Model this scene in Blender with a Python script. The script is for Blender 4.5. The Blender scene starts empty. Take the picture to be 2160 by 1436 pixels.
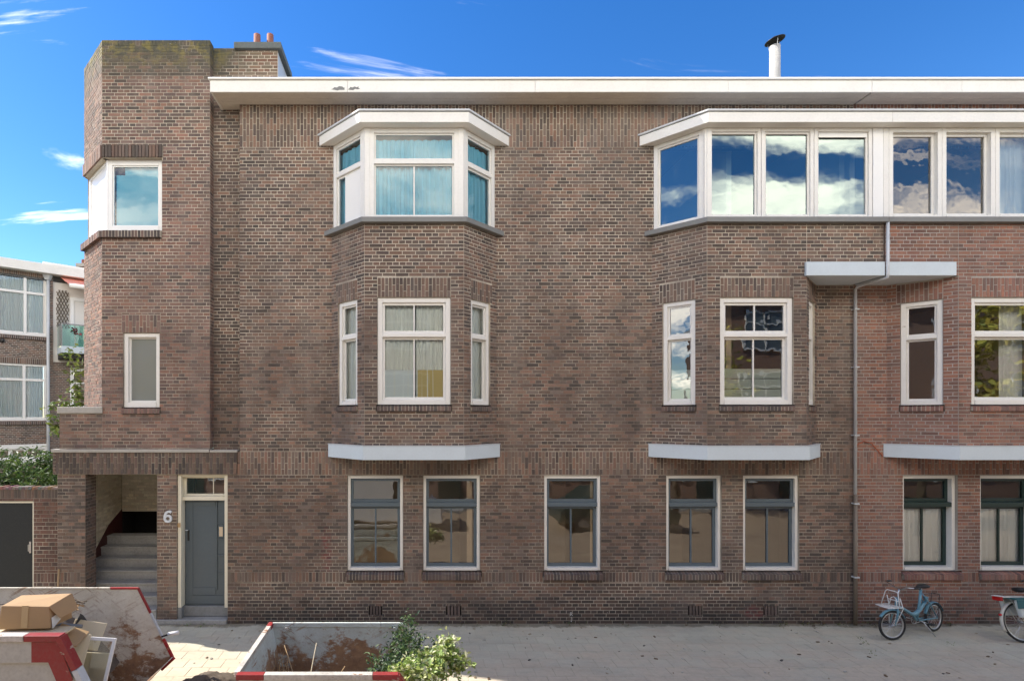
import bpy, math, random
import numpy as np
from mathutils import Vector, Matrix, noise as mnoise
random.seed(7)
R = math.radians
scene = bpy.context.scene
COL = scene.collection

# ------------------------------------------------------------------ camera
# facade plane Y = 0, ground Z = 0; the camera stands on a mast across the pavement
XC, D, HC, F = -1.8818, 10.44, 4.0, 1148.4          # F: focal length in photo pixels (2160 wide)
cam = bpy.data.cameras.new('camera'); cam.sensor_width = 36.0; cam.sensor_fit = 'HORIZONTAL'
cam.lens = 36.0 * F / 2160.0
cam.shift_x = (1080 - 873) / 2160.0
cam.shift_y = (875 - 718) / 2160.0
cam.clip_start = 0.05; cam.clip_end = 3000
camo = bpy.data.objects.new('camera', cam); COL.objects.link(camo)
camo.location = (XC, -D, HC); camo.rotation_euler = (R(90), 0, 0)
scene.camera = camo

def wx(px, Y=0.0): return XC + (px - 873) * (D + Y) / F      # real X of a feature at known depth Y
def wz(py, Y=0.0): return HC - (py - 875) * (D + Y) / F

# ------------------------------------------------------------------ sky, sun, exposure
SUN_EL, SUN_BEHIND = R(40), R(17)                    # sun from the left, a little behind the facade
sx, sy, sz = -math.cos(SUN_EL) * math.cos(SUN_BEHIND), math.cos(SUN_EL) * math.sin(SUN_BEHIND), math.sin(SUN_EL)
CIRX, CIRY = 8.1, 7.7
world = bpy.data.worlds.new('World'); scene.world = world; world.use_nodes = True
nt = world.node_tree; nt.nodes.clear()
L = nt.links.new
def N(nt, t, **k):
    n = nt.nodes.new(t)
    for a, b in k.items(): setattr(n, a, b)
    return n
sky = N(nt, 'ShaderNodeTexSky', sky_type='NISHITA')
sky.sun_disc = False; sky.sun_elevation = SUN_EL
sky.sun_rotation = math.atan2(sx, sy)
sky.altitude = 0; sky.air_density = 1.0; sky.dust_density = 0.1; sky.ozone_density = 3.0
bg = N(nt, 'ShaderNodeBackground'); bg.inputs['Strength'].default_value = 0.15
out = N(nt, 'ShaderNodeOutputWorld')
tc = N(nt, 'ShaderNodeTexCoord')
sep = N(nt, 'ShaderNodeSeparateXYZ'); L(tc.outputs['Generated'], sep.inputs[0])
zc = N(nt, 'ShaderNodeMath', operation='MAXIMUM'); L(sep.outputs['Z'], zc.inputs[0]); zc.inputs[1].default_value = 0.02
zo = N(nt, 'ShaderNodeMath', operation='ADD'); L(zc.outputs[0], zo.inputs[0]); zo.inputs[1].default_value = 0.12
dv = N(nt, 'ShaderNodeVectorMath', operation='SCALE')
iv = N(nt, 'ShaderNodeMath', operation='DIVIDE'); iv.inputs[0].default_value = 1.0; L(zo.outputs[0], iv.inputs[1])
L(tc.outputs['Generated'], dv.inputs[0]); L(iv.outputs[0], dv.inputs['Scale'])
mp = N(nt, 'ShaderNodeMapping'); L(dv.outputs[0], mp.inputs[0])
mp.inputs['Scale'].default_value = (0.8, 1.35, 0.0); mp.inputs['Location'].default_value = (9.9, 11.3, 0); mp.inputs['Rotation'].default_value = (0, 0, R(60))
cn = N(nt, 'ShaderNodeTexNoise'); cn.inputs['Scale'].default_value = 1.25; cn.inputs['Detail'].default_value = 9; cn.inputs['Roughness'].default_value = 0.56; cn.inputs['Distortion'].default_value = 0.35
L(mp.outputs[0], cn.inputs['Vector'])
cr = N(nt, 'ShaderNodeMapRange', interpolation_type='SMOOTHSTEP'); cr.inputs['From Min'].default_value = 0.52; cr.inputs['From Max'].default_value = 0.70; # cumulus thickens towards the south-west behind the camera, as the window panes show
ym = N(nt, 'ShaderNodeMath', operation='MULTIPLY'); L(sep.outputs['Y'], ym.inputs[0]); ym.inputs[1].default_value = -0.125
ya_ = N(nt, 'ShaderNodeMath', operation='ADD'); L(cn.outputs['Fac'], ya_.inputs[0]); L(ym.outputs[0], ya_.inputs[1])
yb_ = N(nt, 'ShaderNodeMath', operation='ADD'); L(ya_.outputs[0], yb_.inputs[0]); yb_.inputs[1].default_value = 0.0
L(yb_.outputs[0], cr.inputs['Value'])
cs = N(nt, 'ShaderNodeMath', operation='MULTIPLY'); L(cr.outputs[0], cs.inputs[0]); cs.inputs[1].default_value = 0.85
# thin cirrus streaks over the whole sky
m2_ = N(nt, 'ShaderNodeMapping'); L(dv.outputs[0], m2_.inputs[0]); m2_.inputs['Scale'].default_value = (0.55, 2.6, 0.0); m2_.inputs['Rotation'].default_value = (0, 0, R(-24)); m2_.inputs['Location'].default_value = (CIRX, CIRY, 0)
c2 = N(nt, 'ShaderNodeTexNoise'); c2.inputs['Scale'].default_value = 1.3; c2.inputs['Detail'].default_value = 10; c2.inputs['Roughness'].default_value = 0.6; c2.inputs['Distortion'].default_value = 0.9; L(m2_.outputs[0], c2.inputs['Vector'])
r2_ = N(nt, 'ShaderNodeMapRange', interpolation_type='SMOOTHSTEP'); r2_.inputs['From Min'].default_value = 0.565; r2_.inputs['From Max'].default_value = 0.80; r2_.inputs['To Max'].default_value = 0.8; L(c2.outputs['Fac'], r2_.inputs['Value'])
cm_ = N(nt, 'ShaderNodeMath', operation='MAXIMUM'); L(cs.outputs[0], cm_.inputs[0]); L(r2_.outputs[0], cm_.inputs[1])
hs = N(nt, 'ShaderNodeHueSaturation'); hs.inputs['Saturation'].default_value = 1.33; hs.inputs['Hue'].default_value = 0.509; hs.inputs['Value'].default_value = 0.345
L(sky.outputs[0], hs.inputs['Color'])
mx = N(nt, 'ShaderNodeMix', data_type='RGBA'); L(cm_.outputs[0], mx.inputs['Factor']); L(hs.outputs[0], mx.inputs['A'])
mx.inputs['B'].default_value = (9.8, 8.8, 7.25, 1)
L(mx.outputs['Result'], bg.inputs['Color']); L(bg.outputs[0], out.inputs[0])

sun = bpy.data.lights.new('sun', 'SUN'); sun.energy = 2.0; sun.angle = R(0.53); sun.color = (1.0, 0.94, 0.84)
suno = bpy.data.objects.new('sun', sun); COL.objects.link(suno)
suno.rotation_euler = Vector((sx, sy, sz)).to_track_quat('Z', 'Y').to_euler(); suno.location = (-20, 8, 25)

scene.view_settings.view_transform = 'Standard'; scene.view_settings.look = 'None'
scene.view_settings.exposure = 2.17; scene.view_settings.gamma = 1.0
scene.view_settings.use_curve_mapping = False
scene.render.engine = 'CYCLES'
scene.cycles.max_bounces = 8; scene.cycles.diffuse_bounces = 4; scene.cycles.glossy_bounces = 4
scene.cycles.transparent_max_bounces = 16; scene.cycles.use_denoising = True
scene.cycles.caustics_reflective = False; scene.cycles.caustics_refractive = False

# ------------------------------------------------------------------ materials
MATS = {}
def new_mat(name):
    m = bpy.data.materials.new(name); m.use_nodes = True
    t = m.node_tree; b = t.nodes['Principled BSDF']; MATS[name] = m
    return m, t, b
def noise_fac(t, scale, detail=5, rough=0.6, lo=0.4, hi=0.6, stretch=None, offs=None):
    g = N(t, 'ShaderNodeNewGeometry'); src = g.outputs['Position']
    if stretch or offs:
        q = N(t, 'ShaderNodeMapping'); q.inputs['Scale'].default_value = stretch or (1, 1, 1); q.inputs['Location'].default_value = offs or (0, 0, 0)
        t.links.new(src, q.inputs[0]); src = q.outputs[0]
    n = N(t, 'ShaderNodeTexNoise'); n.inputs['Scale'].default_value = scale; n.inputs['Detail'].default_value = detail; n.inputs['Roughness'].default_value = rough
    t.links.new(src, n.inputs['Vector'])
    r = N(t, 'ShaderNodeMapRange'); r.inputs['From Min'].default_value = lo; r.inputs['From Max'].default_value = hi
    t.links.new(n.outputs['Fac'], r.inputs['Value'])
    return r.outputs[0]
def mixc(t, fac, a, b, mode='MIX'):
    m = N(t, 'ShaderNodeMix', data_type='RGBA', blend_type=mode, clamp_factor=True)
    if isinstance(fac, (int, float)): m.inputs['Factor'].default_value = fac
    else: t.links.new(fac, m.inputs['Factor'])
    for k, v in (('A', a), ('B', b)):
        if isinstance(v, tuple): m.inputs[k].default_value = (*v[:3], 1)
        else: t.links.new(v, m.inputs[k])
    return m.outputs['Result']
def mathn(t, op, a, b=None):
    m = N(t, 'ShaderNodeMath', operation=op)
    for i, v in enumerate((a, b)):
        if v is None: continue
        if isinstance(v, (int, float)): m.inputs[i].default_value = v
        else: t.links.new(v, m.inputs[i])
    return m.outputs[0]
def bump(t, b, scale, strength, dist=0.01, detail=4):
    n = N(t, 'ShaderNodeTexNoise'); n.inputs['Scale'].default_value = scale; n.inputs['Detail'].default_value = detail
    g = N(t, 'ShaderNodeNewGeometry'); t.links.new(g.outputs['Position'], n.inputs['Vector'])
    bp = N(t, 'ShaderNodeBump'); bp.inputs['Strength'].default_value = strength; bp.inputs['Distance'].default_value = dist
    t.links.new(n.outputs['Fac'], bp.inputs['Height']); t.links.new(bp.outputs[0], b.inputs['Normal'])
def zband(t, lo, hi):          # 0 below lo, 1 above hi (either order)
    g = N(t, 'ShaderNodeNewGeometry'); s = N(t, 'ShaderNodeSeparateXYZ'); t.links.new(g.outputs['Position'], s.inputs[0])
    r = N(t, 'ShaderNodeMapRange'); r.inputs['From Min'].default_value = lo; r.inputs['From Max'].default_value = hi
    t.links.new(s.outputs['Z'], r.inputs['Value']); return r.outputs[0]
def xband(t, lo, hi):
    g = N(t, 'ShaderNodeNewGeometry'); s = N(t, 'ShaderNodeSeparateXYZ'); t.links.new(g.outputs['Position'], s.inputs[0])
    r = N(t, 'ShaderNodeMapRange'); r.inputs['From Min'].default_value = lo; r.inputs['From Max'].default_value = hi
    t.links.new(s.outputs['X'], r.inputs['Value']); return r.outputs[0]

def weather(t, c, k=1.0):
    """sooty grime and moss that sits on the brickwork (shape of its own, not shading)"""
    f = mathn(t, 'MULTIPLY', noise_fac(t, 0.55, 6, 0.62, 0.46, 0.76), 0.28 * k)
    c = mixc(t, f, c, (0.075, 0.062, 0.055))
    f = mathn(t, 'MULTIPLY', noise_fac(t, 1.1, 6, 0.65, 0.5, 0.75, (1.6, 1.6, 0.22), (5, 2, 1)), 0.35)
    c = mixc(t, f, c, (0.30, 0.26, 0.225))
    f = mathn(t, 'MULTIPLY', noise_fac(t, 1.0, 7, 0.7, 0.55, 0.70, (4.5, 4.5, 0.28), (1, 8, 3)), 0.34 * k)
    c = mixc(t, f, c, (0.07, 0.06, 0.052))
    # damp, sooty plinth
    pl = mathn(t, 'MULTIPLY', zband(t, 0.62, 0.12), noise_fac(t, 1.3, 5, 0.6, 0.3, 0.56, (0.6, 1, 1.4)))
    c = mixc(t, mathn(t, 'MULTIPLY', pl, 0.6 * k), c, (0.035, 0.034, 0.035))
    # moss and sooty grime on the parapet of the tower
    tm = mathn(t, 'MULTIPLY', zband(t, 10.35, 11.05), xband(t, -4.9, -5.6))
    c = mixc(t, mathn(t, 'MULTIPLY', tm, noise_fac(t, 2.2, 6, 0.65, 0.28, 0.5)), c, (0.085, 0.083, 0.06))
    tm2 = mathn(t, 'MULTIPLY', mathn(t, 'MULTIPLY', zband(t, 10.55, 11.0), xband(t, -5.2, -5.8)), noise_fac(t, 4.5, 6, 0.7, 0.49, 0.60))
    c = mixc(t, mathn(t, 'MULTIPLY', tm2, 0.5), c, (0.28, 0.23, 0.06))
    sp = noise_fac(t, 21, 2, 0.5, 0.735, 0.76)
    c = mixc(t, mathn(t, 'MULTIPLY', sp, 0.6), c, (0.5, 0.48, 0.44))
    return c

def brick_mat():
    m, t, b = new_mat('brick')
    a = N(t, 'ShaderNodeAttribute', attribute_name='Col')
    c = mixc(t, noise_fac(t, 38, 4, 0.7, 0.3, 0.72), a.outputs['Color'], (0.04, 0.032, 0.03))
    c = mixc(t, 0.7, c, a.outputs['Color'])
    c = weather(t, c)
    # traces of red paint on the wall beside the first window and by the last vent
    g = N(t, 'ShaderNodeNewGeometry'); s = N(t, 'ShaderNodeSeparateXYZ'); t.links.new(g.outputs['Position'], s.inputs[0])
    def blob(x, z, rx, rz):
        u = mathn(t, 'DIVIDE', mathn(t, 'SUBTRACT', s.outputs['X'], x), rx); v = mathn(t, 'DIVIDE', mathn(t, 'SUBTRACT', s.outputs['Z'], z), rz)
        q = mathn(t, 'ADD', mathn(t, 'MULTIPLY', u, u), mathn(t, 'MULTIPLY', v, v))
        r = N(t, 'ShaderNodeMapRange'); r.inputs['From Min'].default_value = 1.0; r.inputs['From Max'].default_value = 0.3; t.links.new(q, r.inputs['Value'])
        return r.outputs[0]
    red = mathn(t, 'MULTIPLY', mathn(t, 'ADD', blob(wx(689), wz(1160), 0.12, 0.5), blob(wx(1590), wz(1290), 0.22, 0.16)), noise_fac(t, 9, 5, 0.7, 0.4, 0.6))
    c = mixc(t, mathn(t, 'MULTIPLY', red, 0.45), c, (0.26, 0.03, 0.035))
    t.links.new(c, b.inputs['Base Color']); b.inputs['Roughness'].default_value = 0.86; b.inputs['Specular IOR Level'].default_value = 0.3
    bump(t, b, 90, 0.5, 0.004)
    return m
brick_mat()
def mortar_mat(name, dark, light, lo, hi):
    m, t, b = new_mat(name)
    up = mathn(t, 'ADD', mathn(t, 'MULTIPLY', zband(t, 4.6, 6.6), 0.5), mathn(t, 'MULTIPLY', zband(t, 1.0, 0.7), 0.25))   # repointed in pale mortar higher up and at the plinth
    c = mixc(t, mathn(t, 'ADD', mathn(t, 'MULTIPLY', noise_fac(t, 0.8, 6, 0.65, lo, hi), 0.75), mathn(t, 'SUBTRACT', up, 0.15)), dark, light)
    c = mixc(t, mathn(t, 'MULTIPLY', noise_fac(t, 30, 4, 0.7, 0.35, 0.7), 0.25), c, (0.2, 0.17, 0.15))
    c = weather(t, c, 0.55)
    t.links.new(c, b.inputs['Base Color']); b.inputs['Roughness'].default_value = 0.95
    bump(t, b, 160, 0.4, 0.003)
mortar_mat('mortar_brown', (0.21, 0.175, 0.14), (0.68, 0.61, 0.49), 0.40, 0.62)
mortar_mat('mortar_pale', (0.33, 0.31, 0.28), (0.50, 0.475, 0.43), 0.3, 0.6)

def paint(name, col, rough=0.45, dirt=0.12, peel=None, peel_lo=0.70, dcol=(0.22, 0.2, 0.17), bumps=0.12):
    m, t, b = new_mat(name)
    c = mixc(t, mathn(t, 'MULTIPLY', noise_fac(t, 2.2, 6, 0.7, 0.42, 0.75), dirt * 2), col, tuple(x * 0.62 + y * 0.1 for x, y in zip(col, dcol)))
    c = mixc(t, mathn(t, 'MULTIPLY', noise_fac(t, 26, 5, 0.7, 0.45, 0.8), dirt), c, dcol)
    if peel:
        c = mixc(t, noise_fac(t, 3.1, 7, 0.62, peel_lo, peel_lo + 0.015, (0.8, 1, 2.2), (3, 7, 1)), c, peel)
    t.links.new(c, b.inputs['Base Color']); b.inputs['Roughness'].default_value = rough
    if bumps: bump(t, b, 60, bumps, 0.004)
    return m
paint('white_paint', (0.80, 0.785, 0.74), 0.42, 0.10, (0.42, 0.37, 0.30), 0.735)
paint('white_upvc', (0.83, 0.83, 0.81), 0.3, 0.05)
paint('fascia', (0.80, 0.785, 0.74), 0.5, 0.12, (0.25, 0.245, 0.23), 0.715)
paint('soffit', (0.66, 0.61, 0.53), 0.6, 0.2)
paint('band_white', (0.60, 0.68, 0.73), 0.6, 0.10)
paint('cream', (0.74, 0.70, 0.57), 0.45, 0.08)
paint('slate', (0.105, 0.14, 0.165), 0.42, 0.1, bumps=0.1)
paint('door_slate', (0.085, 0.112, 0.132), 0.4, 0.12, bumps=0.15)
paint('dark_green', (0.012, 0.035, 0.032), 0.3, 0.05)
paint('black_door', (0.008, 0.012, 0.014), 0.5, 0.05, bumps=0.05)
paint('lead', (0.20, 0.205, 0.20), 0.6, 0.3)
paint('zinc', (0.58, 0.61, 0.64), 0.42, 0.2)
paint('zinc_brown', (0.20, 0.16, 0.12), 0.5, 0.3)
paint('stone', (0.42, 0.40, 0.36), 0.85, 0.35, bumps=0.4)
paint('bluestone', (0.24, 0.25, 0.25), 0.7, 0.45, dcol=(0.07, 0.07, 0.07), bumps=0.3)
paint('step_stone', (0.34, 0.34, 0.33), 0.7, 0.45, dcol=(0.06, 0.065, 0.07), bumps=0.3)
paint('cap_stone', (0.11, 0.13, 0.13), 0.8, 0.5, bumps=0.4)
paint('flue_metal', (0.40, 0.40, 0.39), 0.5, 0.3)
paint('oxblood', (0.06, 0.012, 0.012), 0.5, 0.2)
paint('terracotta', (0.24, 0.085, 0.055), 0.8, 0.35)
paint('plaster', (0.62, 0.50, 0.36), 0.9, 0.08)
paint('plaster_white', (0.72, 0.70, 0.66), 0.9, 0.05)
paint('floor_wood', (0.22, 0.13, 0.07), 0.5, 0.15)
paint('black', (0.012, 0.012, 0.013), 0.45, 0.05)
paint('matt_black', (0.02, 0.019, 0.018), 0.9, 0.1)  # near-black paint; in voids and recesses it stands in for deep shade
paint('sign_grey', (0.62, 0.66, 0.70), 0.4, 0.06)
paint('brass', (0.45, 0.3, 0.15), 0.35, 0.2)
paint('whitewash', (0.62, 0.57, 0.47), 0.85, 0.3, (0.2, 0.14, 0.1), 0.70, bumps=0.3)
paint('roof_felt', (0.06, 0.06, 0.06), 0.9, 0.2)
paint('skip_white', (0.52, 0.51, 0.46), 0.45, 0.4, (0.25, 0.15, 0.09), 0.70)
paint('hazard_red', (0.29, 0.026, 0.028), 0.45, 0.25, (0.42, 0.30, 0.24), 0.655)
paint('hazard_white', (0.62, 0.58, 0.52), 0.5, 0.6, (0.28, 0.16, 0.1), 0.61)
paint('cardboard', (0.42, 0.27, 0.14), 0.85, 0.1)
paint('card_tape', (0.52, 0.36, 0.19), 0.5, 0.08)
paint('panel_cream', (0.66, 0.56, 0.38), 0.6, 0.1)
paint('pipe_grey', (0.18, 0.20, 0.22), 0.4, 0.1)
paint('raw_wood', (0.42, 0.27, 0.13), 0.8, 0.2)
paint('bike_blue', (0.13, 0.30, 0.38), 0.35, 0.15)
paint('tyre', (0.02, 0.02, 0.021), 0.75, 0.15)
paint('rubber', (0.015, 0.015, 0.016), 0.5, 0.05)
paint('fender_cream', (0.66, 0.63, 0.54), 0.35, 0.12)
paint('tail_red', (0.50, 0.012, 0.012), 0.2, 0.03)
paint('bag_teal', (0.035, 0.13, 0.14), 0.8, 0.1)
paint('bag_white', (0.62, 0.66, 0.64), 0.7, 0.1)
paint('cable_orange', (0.42, 0.09, 0.03), 0.5, 0.05)
paint('awning_cloth', (0.78, 0.30, 0.22), 0.8, 0.05)
paint('chalk', (0.7, 0.7, 0.68), 0.9, 0.2)
paint('bark', (0.10, 0.075, 0.05), 0.9, 0.3, bumps=0.5)
paint('kerb_stone', (0.30, 0.30, 0.29), 0.85, 0.3, bumps=0.3)
paint('far_roof', (0.2, 0.09, 0.06), 0.8, 0.2)
def metal(name, col, rough):
    m, t, b = new_mat(name); b.inputs['Base Color'].default_value = (*col, 1); b.inputs['Metallic'].default_value = 1; b.inputs['Roughness'].default_value = rough
metal('chrome', (0.62, 0.63, 0.64), 0.28); metal('steel', (0.42, 0.42, 0.42), 0.45)

def streak(t, ang, sc, lo, hi, off):
    g = N(t, 'ShaderNodeNewGeometry'); r0 = N(t, 'ShaderNodeMapping'); r0.inputs['Rotation'].default_value = (0, R(ang), 0); r0.inputs['Location'].default_value = off; t.links.new(g.outputs['Position'], r0.inputs[0])
    q = N(t, 'ShaderNodeMapping'); q.inputs['Scale'].default_value = sc; t.links.new(r0.outputs[0], q.inputs[0])
    n = N(t, 'ShaderNodeTexNoise'); n.inputs['Scale'].default_value = 2.2; n.inputs['Detail'].default_value = 7; n.inputs['Roughness'].default_value = 0.66; n.inputs['Distortion'].default_value = 0.25; t.links.new(q.outputs[0], n.inputs['Vector'])
    r = N(t, 'ShaderNodeMapRange'); r.inputs['From Min'].default_value = lo; r.inputs['From Max'].default_value = hi; t.links.new(n.outputs['Fac'], r.inputs['Value']); return r.outputs[0]
def rust_paint(name, col, amt, scr=0.0, low=None):
    m, t, b = new_mat(name)
    c = mixc(t, mathn(t, 'MULTIPLY', noise_fac(t, 3, 6, 0.7, 0.4, 0.8), 0.5), col, tuple(x * y for x, y in zip(col, (0.62, 0.55, 0.45))))
    rm = noise_fac(t, 1.9, 10, 0.74, amt, amt + 0.09, (1, 1, 1.3), (1.3, 4, 2))
    if low:                         # scuffed-through zone where loads slide against the plate
        q = mathn(t, 'ADD', noise_fac(t, 2.6, 10, 0.76, 0.0, 1.0, (0.8, 1, 1.2), (7, 1, 3)), mathn(t, 'MULTIPLY', zband(t, *low), 0.2))
        r = N(t, 'ShaderNodeMapRange'); r.inputs['From Min'].default_value = 0.60; r.inputs['From Max'].default_value = 0.66; t.links.new(q, r.inputs['Value']); rm = mathn(t, 'MAXIMUM', rm, r.outputs[0])
    rc = mixc(t, noise_fac(t, 7, 7, 0.75, 0.33, 0.67), (0.40, 0.235, 0.125), (0.21, 0.12, 0.075))
    st = mathn(t, 'MAXIMUM', streak(t, 27, (1.1, 1, 13), 0.585 - scr, 0.64, (0, 0, 0)), streak(t, -38, (1.3, 1, 15), 0.60 - scr, 0.65, (3, 0, 2)))
    st = mathn(t, 'MULTIPLY', st, noise_fac(t, 1.3, 3, 0.5, 0.34, 0.6, None, (9, 3, 5)))
    sp = mathn(t, 'MULTIPLY', noise_fac(t, 34, 5, 0.7, 0.60, 0.68), 0.7)
    mask = mathn(t, 'MAXIMUM', mathn(t, 'MAXIMUM', rm, mathn(t, 'MULTIPLY', st, 0.9)), sp)
    c = mixc(t, mask, c, rc)
    t.links.new(c, b.inputs['Base Color']); b.inputs['Roughness'].default_value = 0.62
    bump(t, b, 3.5, 0.5, 0.06)
rust_paint('rusty_white', (0.70, 0.66, 0.56), 0.57, 0.025, (1.25, 0.3))
rust_paint('rusty_grey', (0.58, 0.63, 0.60), 0.60, 0.0, (1.0, 0.45))
rust_paint('rusty_red', (0.40, 0.02, 0.025), 0.60)

def glass(name, refl, tint=(0.9, 0.95, 0.95), wav=0.02, rough=0.0, frost=0.0, gcol=(0.95, 0.98, 1)):
    m = bpy.data.materials.new(name); m.use_nodes = True; t = m.node_tree; t.nodes.clear(); MATS[name] = m
    o = N(t, 'ShaderNodeOutputMaterial'); tr = N(t, 'ShaderNodeBsdfTransparent'); tr.inputs[0].default_value = (*tint, 1)
    gl = N(t, 'ShaderNodeBsdfGlossy'); gl.inputs['Roughness'].default_value = rough; gl.inputs['Color'].default_value = (*gcol, 1)
    n = N(t, 'ShaderNodeTexNoise'); n.inputs['Scale'].default_value = 2.6; n.inputs['Detail'].default_value = 2
    g = N(t, 'ShaderNodeNewGeometry'); t.links.new(g.outputs['Position'], n.inputs['Vector'])
    bp = N(t, 'ShaderNodeBump'); bp.inputs['Strength'].default_value = 1.0; bp.inputs['Distance'].default_value = wav; t.links.new(n.outputs['Fac'], bp.inputs['Height']); t.links.new(bp.outputs[0], gl.inputs['Normal'])
    fr = N(t, 'ShaderNodeFresnel'); fr.inputs['IOR'].default_value = 1.5
    f = mathn(t, 'MINIMUM', mathn(t, 'ADD', fr.outputs[0], refl), 0.95)
    mix = N(t, 'ShaderNodeMixShader'); t.links.new(f, mix.inputs[0])
    base = tr.outputs[0]
    if frost:
        df = N(t, 'ShaderNodeBsdfDiffuse'); df.inputs['Color'].default_value = (0.36, 0.38, 0.35, 1)
        m2 = N(t, 'ShaderNodeMixShader'); m2.inputs[0].default_value = frost; t.links.new(tr.outputs[0], m2.inputs[1]); t.links.new(df.outputs[0], m2.inputs[2]); base = m2.outputs[0]
    t.links.new(base, mix.inputs[1]); t.links.new(gl.outputs[0], mix.inputs[2]); t.links.new(mix.outputs[0], o.inputs[0])
glass('glass', 0.06, (0.97, 0.985, 0.985), 0.002); glass('glass_coated', 0.17, (0.66, 0.86, 0.92), 0.0012, gcol=(0.80, 0.98, 0.97)); glass('glass_neutral', 0.13, (0.8, 0.86, 0.88), 0.002, gcol=(1.0, 0.94, 0.86)); glass('glass_frost', 0.03, frost=0.6, rough=0.15)
glass('glass_old', 0.12, (0.96, 0.955, 0.92), 0.0022); glass('glass_clear', 0.03, wav=0.001); glass('glass_green', 0.1, (0.6, 0.84, 0.77), 0.001)

def cloth(name, col, transl=0.12):
    m = bpy.data.materials.new(name); m.use_nodes = True; t = m.node_tree; t.nodes.clear(); MATS[name] = m
    o = N(t, 'ShaderNodeOutputMaterial'); d = N(t, 'ShaderNodeBsdfDiffuse'); d.inputs[0].default_value = (*col, 1)
    tr = N(t, 'ShaderNodeBsdfTranslucent'); tr.inputs[0].default_value = (*col, 1)
    mix = N(t, 'ShaderNodeMixShader'); mix.inputs[0].default_value = transl
    t.links.new(d.outputs[0], mix.inputs[1]); t.links.new(tr.outputs[0], mix.inputs[2]); t.links.new(mix.outputs[0], o.inputs[0])
cloth('cloth_sky_tint', (0.24, 0.66, 0.84), 0.05); cloth('curtain_cream', (0.94, 0.94, 0.88), 0.04); cloth('curtain_white', (0.88, 0.93, 0.95), 0.04); cloth('blind_white', (0.9, 0.9, 0.88), 0.1)  # the first cloth carries the sky's blue reflection in its colour
cloth('curtain_pale', (0.72, 0.86, 0.90)); cloth('paper_yellow', (0.78, 0.6, 0.26), 0.1); cloth('frost_film', (0.55, 0.62, 0.56), 0.1)

def leaf_mat(name):
    m, t, b = new_mat(name)
    a = N(t, 'ShaderNodeAttribute', attribute_name='Col')
    t.links.new(a.outputs['Color'], b.inputs['Base Color']); b.inputs['Roughness'].default_value = 0.5
    tr = N(t, 'ShaderNodeBsdfTranslucent'); t.links.new(a.outputs['Color'], tr.inputs[0])
    mix = N(t, 'ShaderNodeMixShader'); mix.inputs[0].default_value = 0.3; o = t.nodes['Material Output']
    t.links.new(b.outputs[0], mix.inputs[1]); t.links.new(tr.outputs[0], mix.inputs[2]); t.links.new(mix.outputs[0], o.inputs[0])
leaf_mat('leaf')

def tile_mat():
    m, t, b = new_mat('paving')
    a = N(t, 'ShaderNodeAttribute', attribute_name='Col')
    c = mixc(t, mathn(t, 'MULTIPLY', noise_fac(t, 45, 5, 0.75, 0.3, 0.7), 0.35), a.outputs['Color'], (0.2, 0.2, 0.18))
    # blown sand lying over the tiles, thicker towards the kerb
    g = N(t, 'ShaderNodeNewGeometry'); s = N(t, 'ShaderNodeSeparateXYZ'); t.links.new(g.outputs['Position'], s.inputs[0])
    r = N(t, 'ShaderNodeMapRange'); r.inputs['From Min'].default_value = -0.5; r.inputs['From Max'].default_value = -2.2; t.links.new(s.outputs['Y'], r.inputs['Value'])
    f = noise_fac(t, 1.5, 8, 0.66, 0.30, 0.72, (0.7, 1.3, 1))
    ff = N(t, 'ShaderNodeMapRange'); ff.inputs['From Min'].default_value = 0.42; ff.inputs['From Max'].default_value = 1.05
    t.links.new(mathn(t, 'ADD', f, mathn(t, 'MULTIPLY', r.outputs[0], 0.55)), ff.inputs['Value'])
    sand = mixc(t, noise_fac(t, 12, 6, 0.7, 0.35, 0.7), (0.60, 0.50, 0.375), (0.50, 0.42, 0.315))
    c = mixc(t, mathn(t, 'MULTIPLY', ff.outputs[0], 0.85), c, sand)
    c = mixc(t, mathn(t, 'MULTIPLY', noise_fac(t, 0.9, 8, 0.72, 0.47, 0.72, (0.6, 1.8, 1), (2, 5, 0)), 0.3), c, (0.2, 0.19, 0.16))
    c = mixc(t, mathn(t, 'MULTIPLY', noise_fac(t, 4.5, 8, 0.75, 0.52, 0.75, (0.7, 1.6, 1), (4, 1, 0)), 0.3), c, (0.2, 0.19, 0.16))
    c = mixc(t, mathn(t, 'MULTIPLY', noise_fac(t, 60, 2, 0.5, 0.70, 0.74), 0.5), c, (0.55, 0.5, 0.43))
    r3 = N(t, 'ShaderNodeMapRange'); r3.inputs['From Min'].default_value = -0.30; r3.inputs['From Max'].default_value = 0.0; t.links.new(s.outputs['Y'], r3.inputs['Value'])   # soil gathered at the foot of the wall
    e3 = N(t, 'ShaderNodeMapRange'); e3.inputs['From Min'].default_value = 0.75; e3.inputs['From Max'].default_value = 1.05; t.links.new(mathn(t, 'ADD', r3.outputs[0], noise_fac(t, 3.2, 7, 0.7, 0.3, 0.9)), e3.inputs['Value'])
    c = mixc(t, mathn(t, 'MULTIPLY', e3.outputs[0], 0.75), c, (0.15, 0.125, 0.085))
    t.links.new(c, b.inputs['Base Color']); b.inputs['Roughness'].default_value = 0.92; b.inputs['Specular IOR Level'].default_value = 0.25
    bump(t, b, 70, 0.35, 0.006)
tile_mat()
def ground_mat(name, a, b_, scale):
    m, t, b = new_mat(name)
    c = mixc(t, noise_fac(t, scale, 8, 0.7, 0.35, 0.65), a, b_)
    t.links.new(c, b.inputs['Base Color']); b.inputs['Roughness'].default_value = 0.93; bump(t, b, scale * 8, 0.5, 0.01)
ground_mat('joint_sand', (0.52, 0.44, 0.33), (0.34, 0.31, 0.22), 6)
ground_mat('clinker', (0.24, 0.17, 0.12), (0.34, 0.26, 0.18), 3)
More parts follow.
